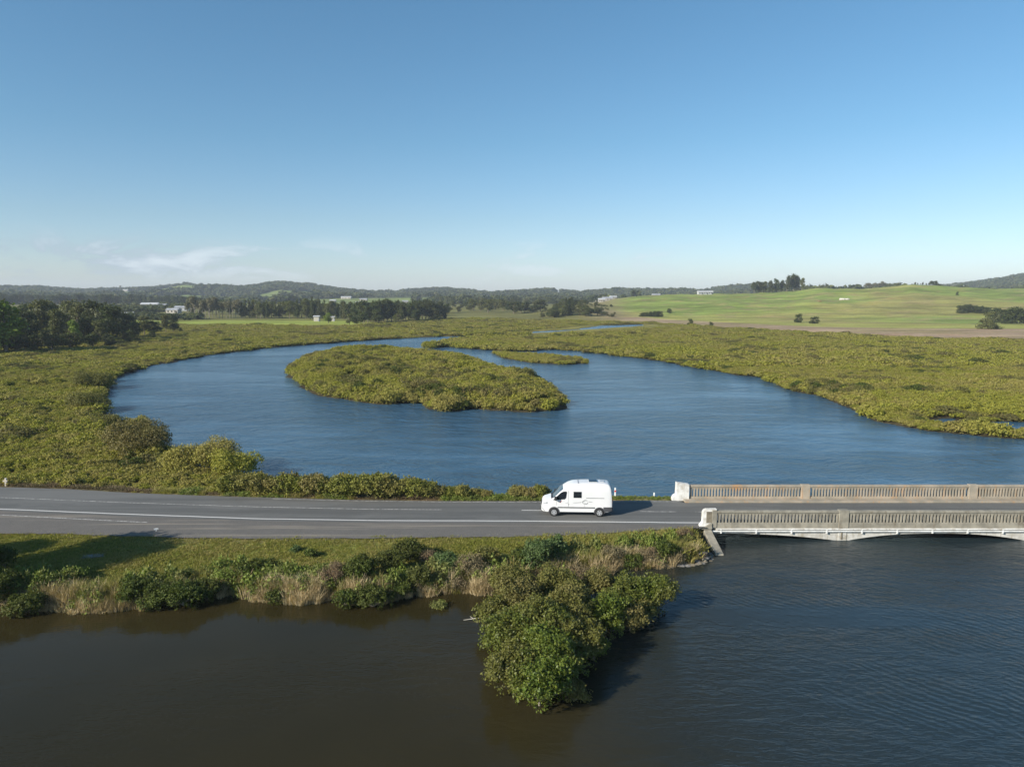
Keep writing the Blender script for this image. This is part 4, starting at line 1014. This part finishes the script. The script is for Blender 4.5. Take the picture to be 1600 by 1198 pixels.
side_panel('red_emblem', [(-1.46, 1.18), (-1.38, 1.16), (-1.34, 1.22), (-1.42, 1.27)], M['red'], lift=.006)
side_panel('red_emblem', [(-1.33, 1.29), (-1.29, 1.27), (-1.26, 1.31), (-1.30, 1.33)], M['red'], lift=.006)
# wheels with arches
for sx in (-1.92, 1.90):
    for s in (-1, 1):
        yo = s * .99
        arch = MB(); n = 16
        arc = [(sx + math.cos(a) * .47, .36 + math.sin(a) * .45) for a in np.linspace(R(-12), R(192), n)]
        arc_i = [(sx + math.cos(a) * .39, .36 + math.sin(a) * .38) for a in np.linspace(R(-12), R(192), n)]
        v = [(x, s * 1.022, z) for x, z in arc] + [(x, s * 1.022, z) for x, z in arc_i] + [(x, s * .95, z) for x, z in arc] + [(x, s * .6, z) for x, z in arc_i]
        arch.add(v, [(i, i + 1, i + 1 + n, i + n) for i in range(n - 1)] + [(i, i + 1, i + 1 + 2 * n, i + 2 * n) for i in range(n - 1)] + [(i + n, i + 1 + n, i + 1 + 3 * n, i + 3 * n) for i in range(n - 1)])
        arch.build('wheel_arch', M['trim'], van)
        wl = MB(); wl.tube([(0, 0, 0), (0, s * .004, 0)], .40, 20); wl.build('arch_lining', M['rub'], van, loc=(sx, s * 1.006, .37))
        wh = link('wheel', MB().tube([(0, -.04, 0), (0, .04, 0)], .12, 12).mesh('wheel', M['rim']), van, (sx, s * .97, .35))
        MB().tube([(0, -.11, 0), (0, -.085, 0), (0, .085, 0), (0, .11, 0)], [.31, .35, .35, .31], 24).build('tyre', M['tyre'], wh, smooth_=False)
        rm = MB(); rm.tube([(0, s * .06, 0), (0, s * .118, 0)], [.235, .225], 20)
        for q in range(5):
            a = q * 2 * math.pi / 5; rm.box(-.03, .03, min(s * .118, s * .135), max(s * .118, s * .135), .0, .01)
        rm.build('rim', M['rim'], wh)
        for q in range(5):
            a = q * 2 * math.pi / 5 + .3
            MB().tube([(math.cos(a) * .15, s * .112, math.sin(a) * .15), (math.cos(a) * .15, s * .122, math.sin(a) * .15)], .045, 8).build('rim_hole', M['rub'], wh)
# nose: grille, headlights, bumper, mirrors
MB().box(-3.01, -2.93, -.50, .50, .86, 1.04).build('grille', M['rub'], van, .02)
MB().box(-3.02, -2.92, -.74, .74, .50, .66).build('lower_intake', M['rub'], van, .02)
side_panel('bumper_trim', [(-2.93, .66), (-2.90, .68), (-2.70, .44), (-2.74, .44)], M['rub'], lift=.03)
MB().box(-3.035, -3.02, -.26, .26, .68, .79).build('number_plate', M['roof_white'], van)
side_panel('headlight', [(-2.90, 1.02), (-2.50, 1.12), (-2.42, 1.20), (-2.55, 1.22), (-2.80, 1.15)], M['lamp'], lift=.016)
side_panel('headlight_surround', [(-2.93, .98), (-2.46, 1.09), (-2.50, 1.12), (-2.90, 1.02)], M['grey_print'], lift=.012)
for s in (-1, 1):
    mr = MB().box(-1.90, -1.70, s * 1.20 - .11, s * 1.20 + .11, 1.42, 1.74).build('side_mirror', M['rub'], van, .03)
    MB().box(-1.84, -1.76, min(s * .98, s * 1.12), max(s * .98, s * 1.12), 1.44, 1.52).build('mirror_arm', M['rub'], mr)
    MB().box(2.90, 2.985, s * .84 - .05, s * .84 + .05, 1.15, 1.6).build('tail_light', M['redlamp'], van, .01)
# roof hatch
MB().box(.98, 1.76, -.42, .42, 2.80, 2.825).build('roof_hatch', M['paint'], van, .008)
MB().box(1.03, 1.71, -.38, .38, 2.826, 2.88).build('hatch_glass', M['glass_dark'], van)
MB().box(1.95, 2.35, -.25, .25, 2.77, 2.84).build('roof_vent', M['lamp'], van, .02)
MB().box(.1, .13, -.78, .78, 2.795, 2.812).build('roof_seam', M['grey_print'], van)
MB().box(2.955, 2.97, -.02, .02, .8, 2.4).build('rear_door_seam', M['grey_print'], van)
px0, py0 = W(902, 806.5, ZR)
van.location = (px0, py0 + 1.0, ZR + .005); van.rotation_euler = (0, 0, R(-2.6)); 

# ------------------------------------------------------------------ posts, stick, slab, branch
def post(px, py, h, label, name='marker_post', lean=0, refl=True, wdt=.10):
    x, y = W(px, py, ZR - .1); t = empty(name, (x, y, gz(x, y) - .05)); t.rotation_euler = (0, lean, 0)
    MB().box(-wdt / 2, wdt / 2, -.05, .05, 0, h).build('post', M['post'], t, .01)
    if refl: MB().box(-wdt / 2 - .004, wdt / 2 + .004, -.056, -.052, h * .62, h * .78).build('reflector', M['red'], t)
    return tag(t, label, 'post')
post(961, 779, 1.05, 'white roadside marker post with red band behind the campervan', wdt=.13)
post(1022, 776.5, .55, 'short pale post on the verge between campervan and bridge', refl=False, wdt=.12)
x, y = W(547, 778, ZR - .1); t = tag(empty('dead_stump', (x, y, ZR - .2)), 'bleached leaning dead stick standing in the hedge beside the road', 'stump')
MB().tube([(0, 0, 0), (-.03, 0, .45), (-.12, 0, .8), (-.16, .02, 1.25)], [.09, .07, .05, .03], 7).build('trunk', M['driftwood'], t)
MB().tube([(-.1, 0, .75), (-.02, .05, .98)], [.03, .012], 5).build('branch', M['driftwood'], t)
x, y = W(10, 760, ZR - .1); t = tag(empty('gate_post', (x, y, ZR - .3)), 'grey wooden post by the road at the left edge', 'post')
MB().box(-.09, .09, -.09, .09, 0, 1.05).build('post', M['driftwood'], t, .01)
MB().box(-.22, .22, -.13, -.10, .72, .86).build('board', M['driftwood'], t)
x, y = W(146, 868, .95); t = empty('stone_slab', (x, y, gz(x, y)), .25)
for i in range(2): MB().box(-.75 + i * .73, -.04 + i * .73, -.34, .34, -.02, .08).build('slab', M['slab'], t, .02)
MB().box(-.80, .74, -.4, .4, -.08, .03).build('base', M['slab'], t)
tag(t, 'flat grey stone slab lying on the lawn in the tree shadow', 'slab')
x, y = W(244, 829, ZR); t = tag(empty('small_sign', (x, y, ZR - .02), .4), 'small bright sign plate at the lawn edge by the shadow tip', 'sign')
MB().box(-.03, .03, -.03, .03, 0, .25).build('post', M['post'], t); MB().box(-.16, .16, -.04, -.02, .12, .24).build('board', M['post'], t)
x, y = W(742, 969, 0); t = tag(empty('floating_branch', (x, y, .03)), 'thin bare branch floating left of the mangrove clump', 'branch')
MB().tube([(-.7, 0, .0), (0, .05, .08), (.8, -.1, .25)], [.015, .03, .04], 5).build('stem', M['driftwood'], t)
MB().tube([(-.1, .05, .07), (-.3, .25, .12)], [.02, .01], 4).build('twig', M['driftwood'], t)

# ------------------------------------------------------------------ foreground mangroves
rs = np.random.RandomState(77)
def bush_mesh(seed, R_, H, mat, leaf=.082, dens=1.0, nl=7, spread=.10, per=15):
    rs = np.random.RandomState(seed); L = rnd_lobes(rs, nl, R_, H, 1.0)
    L += [(rs.uniform(-.6, .6) * R_, rs.uniform(-.6, .6) * R_, H * .72, R_ * .3, R_ * .3, H * .26) for _ in range(4)]
    n = int(165 * R_ * R_ * dens * (H / max(R_, .5)) ** .5) + 30
    return leaf_mesh('crown', M[mat], rs, L, n, per, leaf, spread, inner=.22, aspect=1.7), limb_mb(rs, H * .9, R_, 7, .055, fork=.2).mesh('trunk', M['stem'])
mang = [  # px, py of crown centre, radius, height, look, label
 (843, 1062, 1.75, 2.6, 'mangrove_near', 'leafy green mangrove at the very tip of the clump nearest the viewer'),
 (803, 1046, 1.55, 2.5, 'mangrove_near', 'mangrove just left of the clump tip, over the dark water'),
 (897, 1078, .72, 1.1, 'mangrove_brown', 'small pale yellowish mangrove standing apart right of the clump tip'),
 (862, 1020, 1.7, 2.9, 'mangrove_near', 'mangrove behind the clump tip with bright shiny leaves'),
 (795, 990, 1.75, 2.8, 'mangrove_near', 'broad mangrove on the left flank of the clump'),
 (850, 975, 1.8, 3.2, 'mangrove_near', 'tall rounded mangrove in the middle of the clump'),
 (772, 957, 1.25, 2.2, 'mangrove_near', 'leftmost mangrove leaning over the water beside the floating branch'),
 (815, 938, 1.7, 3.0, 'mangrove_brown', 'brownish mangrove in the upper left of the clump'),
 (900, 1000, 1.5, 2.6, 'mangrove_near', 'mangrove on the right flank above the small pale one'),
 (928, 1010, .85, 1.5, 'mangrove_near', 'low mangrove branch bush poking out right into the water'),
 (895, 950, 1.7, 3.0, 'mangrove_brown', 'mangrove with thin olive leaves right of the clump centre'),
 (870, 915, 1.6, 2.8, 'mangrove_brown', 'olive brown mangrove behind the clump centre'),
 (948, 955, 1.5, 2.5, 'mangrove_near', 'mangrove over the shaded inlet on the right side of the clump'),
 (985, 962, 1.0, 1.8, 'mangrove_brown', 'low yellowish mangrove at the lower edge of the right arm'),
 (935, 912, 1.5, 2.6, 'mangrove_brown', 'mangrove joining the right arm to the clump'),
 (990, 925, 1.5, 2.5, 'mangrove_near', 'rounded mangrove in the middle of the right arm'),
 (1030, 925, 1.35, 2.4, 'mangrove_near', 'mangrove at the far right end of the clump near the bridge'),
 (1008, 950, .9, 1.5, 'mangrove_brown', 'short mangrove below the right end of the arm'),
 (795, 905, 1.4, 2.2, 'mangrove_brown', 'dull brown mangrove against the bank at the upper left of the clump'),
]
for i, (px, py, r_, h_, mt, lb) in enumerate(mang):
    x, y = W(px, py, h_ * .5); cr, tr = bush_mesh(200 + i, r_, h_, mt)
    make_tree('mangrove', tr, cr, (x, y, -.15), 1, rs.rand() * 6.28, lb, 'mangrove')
# ------------------------------------------------------------------ bank bushes
bank = [
 (8, 885, .9, 1.6, 'bush', 'dark bush in the shade at the left edge of the lawn'), (-8, 925, 1.6, 1.8, 'bush', 'dark shaded bush on the bank at the left edge'), (40, 935, 1.3, 1.4, 'bush', 'shaded bush on the bank left of the pale reeds'),
 (72, 920, 1.1, 1.3, 'bush', 'bush half in shade right beside the pale reeds'),
 (208, 922, 1.1, 1.6, 'bush', 'leftmost bush of the dark row hanging over the water'), (243, 924, 1.3, 1.7, 'bush', 'second bush of the dark row hanging over the water'), (285, 921, 1.35, 1.8, 'bush', 'biggest bush in the dark row hanging over the water'), (322, 915, 1.1, 1.5, 'bush', 'rightmost bush of the dark row over the water'),
 (385, 899, .9, 1.2, 'bush', 'small dark bush on the lip of the lawn above the reeds'), (412, 895, .9, 1.3, 'bush', 'dark bush right of the small one on the lawn lip'), (462, 868, .35, .45, 'shrub_pale', 'tiny round green bush on the open lawn'), (487, 874, .5, .6, 'bush', 'low spreading bush on the lawn above the tan reeds'),
 (520, 905, 1.0, 1.5, 'dead', 'brown bush beside the dark cleft of the bank'), (562, 900, 1.35, 1.9, 'bush', 'wide grey green bush over the water left of centre'), (583, 925, 1.2, 1.4, 'bush', 'bush trailing into the water left of centre'), (612, 890, 1.2, 1.7, 'bush', 'deep green bush in the middle of the bank'),
 (640, 872, 1.2, 1.6, 'bush', 'dark leafy bush at the top of the bank in the middle'), (628, 912, .9, 1.2, 'bush', 'green bush just above the water in the middle of the bank'), (668, 880, .8, 1.0, 'dead', 'reddish brown bush on top of the bank'), (700, 886, 1.0, 1.3, 'shrub_pale', 'pale green bush among dry stems left of the mangroves'),
 (733, 893, 1.1, 1.6, 'dead', 'bare twiggy bush in the last hollow before the mangroves'), (760, 880, 1.0, 1.4, 'mangrove_brown', 'olive bush on the bank where the mangroves begin'), (686, 932, .5, .5, 'weed', 'little bright green bush standing alone in the water'),
 (350, 905, .9, 1.0, 'weed', 'bright green weeds on the lip right of the dark row'), (432, 922, .7, 1.0, 'bush', 'dark bush in the cleft between the two tan reed beds'), (500, 902, .9, 1.1, 'weed', 'yellow green bush above the second tan reed bed'), (538, 926, .8, 1.3, 'bush', 'dark bush in the deep cleft at the end of the second reed bed'),
 (655, 905, .9, 1.4, 'bush', 'dark bush reaching the water right of the green one'), (120, 905, .8, .9, 'weed', 'yellow green bush on the lip above the leftmost reeds'), (470, 912, .6, .9, 'shrub_pale', 'small grey green bush amid the second reed bed'), (715, 905, .8, 1.2, 'dead', 'grey twiggy bush over the pale mud beach'),
 (838, 876, 1.15, 2.3, 'shrub_pale', 'tall pale green willowy shrub behind the mangroves'), (868, 868, .9, 1.9, 'shrub_pale', 'slim pale shrub right of the tall willowy one'), (812, 880, .9, 1.5, 'bush', 'dark shrub left of the tall willowy one'), (905, 888, 1.0, 1.3, 'dead', 'brown twiggy shrub on the shaded bank'),
 (955, 870, .9, 1.1, 'dead', 'dry brown shrub on the bank behind the right mangrove arm'), (985, 868, .9, 1.2, 'bush', 'dark green shrub on the bank between dry ones'), (1012, 866, .8, 1.1, 'dead', 'pinkish dry shrub right of the dark green one'), (1040, 862, .9, 1.2, 'bush', 'dark bush on the steep bank near the bridge'),
 (1056, 864, .7, 1.0, 'dead', 'last dry shrub next to the bridge abutment'), (1070, 842, .6, .7, 'dead', 'brown weeds on top of the bank by the bridge'), (1098, 836, .3, .4, 'weed', 'tiny green weed growing at the foot of the bridge pillar'),
]
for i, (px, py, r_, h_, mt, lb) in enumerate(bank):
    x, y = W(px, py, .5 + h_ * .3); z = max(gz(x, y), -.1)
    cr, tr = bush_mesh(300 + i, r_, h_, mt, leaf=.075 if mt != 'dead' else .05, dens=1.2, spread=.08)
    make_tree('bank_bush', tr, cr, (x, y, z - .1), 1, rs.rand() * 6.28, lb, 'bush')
# hedge between road and river: individual bushes in front of the water
G5 = 'bushes of the hedge along the far side of the road'
protos = [bush_mesh(400 + i, 1.0, 1.5, 'hedge', leaf=.085, dens=1.2, spread=.09) for i in range(5)]
r2 = random.Random(3)
x_ = -27.0; i = 0
while x_ < 3.6:
    topz_ = float(np.interp(x_, [-27, -22, -20, -12, -8, -6, -3, -1.5, 0.2, 3.6], [2.0, 1.75, 1.75, 1.9, 1.6, 1.2, 1.1, .45, 1.1, 1.3])) * r2.uniform(.85, 1.15)
    if -.9 < x_ < -.1: x_ += .5; continue
    for row in range(2):
        s = topz_ / 1.5; cr, tr = protos[(i + row) % 5]
        xx = x_ + r2.uniform(-.3, .3); yy = float(YF(xx)) + 1.35 + row * 1.3 + r2.uniform(-.2, .2)
        make_tree('hedge_bush', tr, cr, (xx, yy, gz(xx, yy) - .1), 1.05 * max(s, .6), r2.uniform(0, 6), ('olive green hedge bush by the road left of the dead stick' if xx < -14.2 else 'olive green hedge bush by the road between dead stick and campervan' if xx < -.9 else 'olive green bush directly behind the nose of the campervan'), 'bush', G5, s * (1.0 if row == 0 else 1.25)); 
    x_ += r2.uniform(.95, 1.35); i += 1
# taller bushes at the left cove
for px, py, r_, h_, mt, lb in [(212, 700, 4.2, 4.4, 'mangrove_brown', 'big dark rounded mangrove standing out at the left cove'), (245, 714, 2.3, 2.2, 'mangrove', 'smaller bright mangrove at the right foot of the big rounded one'),
        (330, 722, 3.6, 3.0, 'mangrove', 'broad mangrove hump right of the left cove'), (365, 733, 3.0, 2.7, 'mangrove', 'mangrove hump sloping down to the river near the road'), (300, 728, 3.2, 2.6, 'mangrove', 'mangrove hump on the landward side of the cove'),
        (146, 600, 4.2, 3.4, 'mangrove_brown', 'dark mangrove overhanging the upper left riverbank'), (138, 632, 3.8, 3.2, 'mangrove_brown', 'dark mangrove overhanging the left riverbank below the upper one'), (168, 664, 2.4, 2.4, 'mangrove_brown', 'low dark mangrove above the big rounded one'),
        (672, 542, 3.2, 3.2, 'mangrove', 'lone round mangrove standing in the water behind the island'), (210, 665, 2.0, 1.6, 'mangrove', 'low bush before the big rounded mangrove')]:
    x, y = W(px, py, h_ * .35)
    seed = int(px * 7 + py)
    L = rnd_lobes(np.random.RandomState(seed), 8, r_, h_)
    cr = leaf_mesh('crown', M[mt], np.random.RandomState(seed), L, int(190 * r_ ** 1.7), 8, .12, .13, inner=.2)
    make_tree('mangrove', limb_mb(np.random.RandomState(seed), h_ * .9, r_, 6, .08, fork=.2).mesh('trunk', M['stem']), cr, (x, y, 0), 1, 0, lb, 'mangrove')
# islands' larger bushes
for px, py, r_, h_, mt, lb in [(612, 624, 2.6, 2.0, 'mangrove', 'low bright mangrove at the front of the island, left one'), (695, 634, 2.8, 2.2, 'mangrove', 'low bright mangrove jutting from the front of the island'), (742, 634, 1.2, 1.3, 'mangrove', 'tiny mangrove between the island and its right lobe'),
        (665, 612, 3.2, 3.2, 'mangrove_brown', 'darker brownish mangrove in the front middle of the island'), (652, 556, 3.0, 3.0, 'mangrove', 'taller round mangrove on the back edge of the island'), (815, 590, 3.4, 3.4, 'mangrove_brown', 'round dark mangrove at the back right of the island')]:
    x, y = W(px, py, h_ * .35); seed = int(px * 5 + py); L = rnd_lobes(np.random.RandomState(seed), 7, r_, h_)
    cr = leaf_mesh('crown', M[mt], np.random.RandomState(seed), L, int(190 * r_ ** 1.7), 7, .15, .15, inner=.2)
    make_tree('mangrove', limb_mb(np.random.RandomState(seed), h_ * .9, r_, 6, .08, fork=.2).mesh('trunk', M['stem']), cr, (x, y, 0), 1, 0, lb, 'mangrove')
# trees on the lawn west of the view; their shadows reach across the grass
for i, (x, y, r_, h_, lb) in enumerate([(-40.3, 44.0, 3.0, 10.2, 'broad tree on the lawn west of the view, nearest the water'), (-47, 44.5, 1.5, 8.8, 'slim tree on the lawn farther west'), (-36.4, 44.4, 2.2, 5.0, 'low spreading tree on the bank just west of the view'), (-55, 50, 1.4, 5.5, 'small tree on the lawn close to the road')]):
    L = [(0, 0, h_ * .55, r_ * .6, r_ * .6, h_ * .36)] + [(math.cos(a) * r_ * .5, math.sin(a) * r_ * .5, h_ * (.45 + .1 * (a % 3)), r_ * .5, r_ * .5, h_ * .18) for a in np.arange(0, 6, 1.1)]
    cr = leaf_mesh('crown', M['bush'], np.random.RandomState(600 + i), L, 1900, 8, .17, .2, inner=.3)
    make_tree('lawn_tree', limb_mb(np.random.RandomState(i), h_ * .9, r_, 6, .16, fork=.3).mesh('trunk', M['bark']), cr, (x, y, gz(x, y)), 1, 0, lb, 'tree')

# ------------------------------------------------------------------ grass, reeds, weeds
rs = np.random.RandomState(91)
tufts = [blades(rs, 26, .16, .10, .022, .8, M['grass'], 'grass_tuft') for _ in range(3)]
n = 30000; x = rs.uniform(-45, XB - .9, n); y = rs.uniform(42, 57, n)
ok = (y > YS(x) + .5) & (y < YN(x) - .12 + (fbm(x * 1.5, y, 3) - .5) * .8); x, y = x[ok], y[ok]
s = rs.uniform(.6, 1.5, len(x)) * (.6 + 1.0 * fbm(x / 2.5, y / 2.5, 3)) * np.where(x > 2, 1.5, 1) * (1 + .8 * smooth(2.2, .6, y - YS(x)))
tag(scatter('lawn_grass', np.stack([x, y, terrain(x, y) - .01], 1), s, tufts, rs.randint(0, 3, len(x))), 'mown green grass on the lawn between road and near bank', 'grass', kind='stuff')
reeds = [blades(rs, 60, .30, .95, .028, .45, M['dry'], 'reed_tuft') for _ in range(3)] + [blades(rs, 55, .30, .85, .03, .5, M['reedgreen'], 'green_reed_tuft') for _ in range(3)]
def pw(u): return u
n = 8000; x = rs.uniform(-45, XB - 1.6, n); y = YS(x) + (fbm(x * .6, x * 0, 3) - .5) * 1.6 + rs.uniform(-.35, 2.2, n)
pxs = 800 + F * x / (y * CP + HC * SP)
tan = np.interp(pxs, [0, 70, 90, 190, 215, 330, 345, 530, 545, 640, 655, 755, 770, 950, 960, 1085], [.1, .2, 1, 1, .25, .25, 1, 1, .35, .3, .9, .9, .5, .4, .6, .6])
ok = rs.rand(n) < tan * (.12 + 1.1 * smooth(.36, .56, fbm(x / 1.7, y / 2.5 + 7, 3))); x, y = x[ok], y[ok]; d = y - YS(x)
z = terrain(x, y); h = np.where(d > 1.2, .5, .95) * rs.uniform(.4, 1.1, len(x)) * (.6 + .8 * fbm(x / 1.1, y, 2))
wh = np.where(rs.rand(len(x)) < smooth(-.3, 1.2, d + (fbm(x / 2, y, 2) - .5) * 2.2), rs.randint(3, 6, len(x)), rs.randint(0, 3, len(x)))
tag(scatter('bank_reeds', np.stack([x, y, np.maximum(z, -.05) - .05], 1), np.stack([np.ones(len(x)) * .9, np.ones(len(x)) * .9, h], 1), reeds, wh), 'tan dry reeds and rough grass hanging over the near bank', 'reeds', kind='stuff')
weed = [leaf_mesh('weed', M['weed'], rs, [(0, 0, .2, .35, .35, .3)], 26, 5, .09, .09, zmin=0) for _ in range(2)] + [blades(rs, 40, .3, .45, .03, .7, M['reedgreen'], 'verge_tuft'), blades(rs, 40, .3, .32, .03, .8, M['dead'], 'verge_dry')]
n = 5200; x = rs.uniform(-62, XB - .9, n); y = YF(x) + rs.uniform(.25, 2.6, n)
ok = (x < -26) | (y < YF(x) + 1.1) | (x > 3); x, y = x[ok], y[ok]
s = rs.uniform(.4, 1.1, len(x)) * np.where(x > 3.5, .45, 1) * (.5 + fbm(x / 2, y, 3)) * np.where(y < YF(x) + .6, .5, 1)
g = fbm(x / 4 + 3, y / 4, 2); wh = np.where(g > .55, rs.randint(0, 2, len(x)), np.where(g > .45, 2, 3))
tag(scatter('verge_weeds', np.stack([x, y, terrain(x, y) - .03], 1), s, weed, wh), 'green weeds and dry grass on the verge along the far road edge', 'weeds', kind='stuff')
n = 2600; x = rs.uniform(-45, XB - 1.8, n); y = YS(x) + (fbm(x * .6, x * 0, 3) - .5) * 1.6 + rs.uniform(-.1, 2.6, n)
ok = fbm(x / 1.4 + 30, y / 1.2, 3) > .47; x, y = x[ok], y[ok]
s = rs.uniform(.4, 1.15, len(x))
tag(scatter('bank_weeds', np.stack([x, y, terrain(x, y) + .05], 1), np.stack([s, s, s * rs.uniform(.8, 2.2, len(s))], 1), weed, rs.choice([0, 1, 0, 2, 3], len(x))), 'tangled green weeds growing through the dry reeds of the near bank', 'weeds', kind='stuff')
# loose stones on the shoulder and at the water's edge
stn = []
for i in range(2):
    bm = bmesh.new(); bmesh.ops.create_icosphere(bm, subdivisions=1, radius=1); r_ = random.Random(i)
    for v in bm.verts: v.co *= r_.uniform(.7, 1.15)
    me = bpy.data.meshes.new('stone'); bm.to_mesh(me); bm.free(); me.materials.append(M['dark_concrete'] if i else M['slab']); stn.append(me)
n = 1100; x = rs.uniform(-44, XB - .5, n); y = YN(x) + rs.normal(.1, .35, n); z = np.full(n, ZR - .02)
x2 = rs.uniform(10.5, XB - .3, 200); y2 = YS(x2) + rs.uniform(-.5, .7, len(x2))
P = np.concatenate([np.stack([x, y, z], 1), np.stack([x2, y2, np.maximum(terrain(x2, y2), -.05)], 1)])
sc_ = np.concatenate([rs.uniform(.015, .06, n), rs.uniform(.08, .30, len(x2))])
tag(scatter('loose_stones', P, np.stack([sc_, sc_, sc_ * .6], 1), stn, rs.randint(0, 2, len(P))), 'loose stones along the road shoulder and under the bridge bank', 'stones', kind='stuff')

# ------------------------------------------------------------------ air
hz = MB().box(-5600, 5600, -60, 5400, -3, 112).mesh('haze')
vm = bpy.data.materials.new('haze'); vm.use_nodes = True; vt = vm.node_tree; vt.nodes.clear()
vo = vt.nodes.new('ShaderNodeOutputMaterial'); vp = vt.nodes.new('ShaderNodeVolumePrincipled')
vp.inputs['Color'].default_value = (.80, .88, 1, 1); vp.inputs['Density'].default_value = .00012; vp.inputs['Anisotropy'].default_value = .0
vt.links.new(vp.outputs[0], vo.inputs['Volume']); hz.materials.append(vm)
tag(link('haze', hz), 'thin blue haze in the air over the flats and hills', 'haze', kind='stuff')
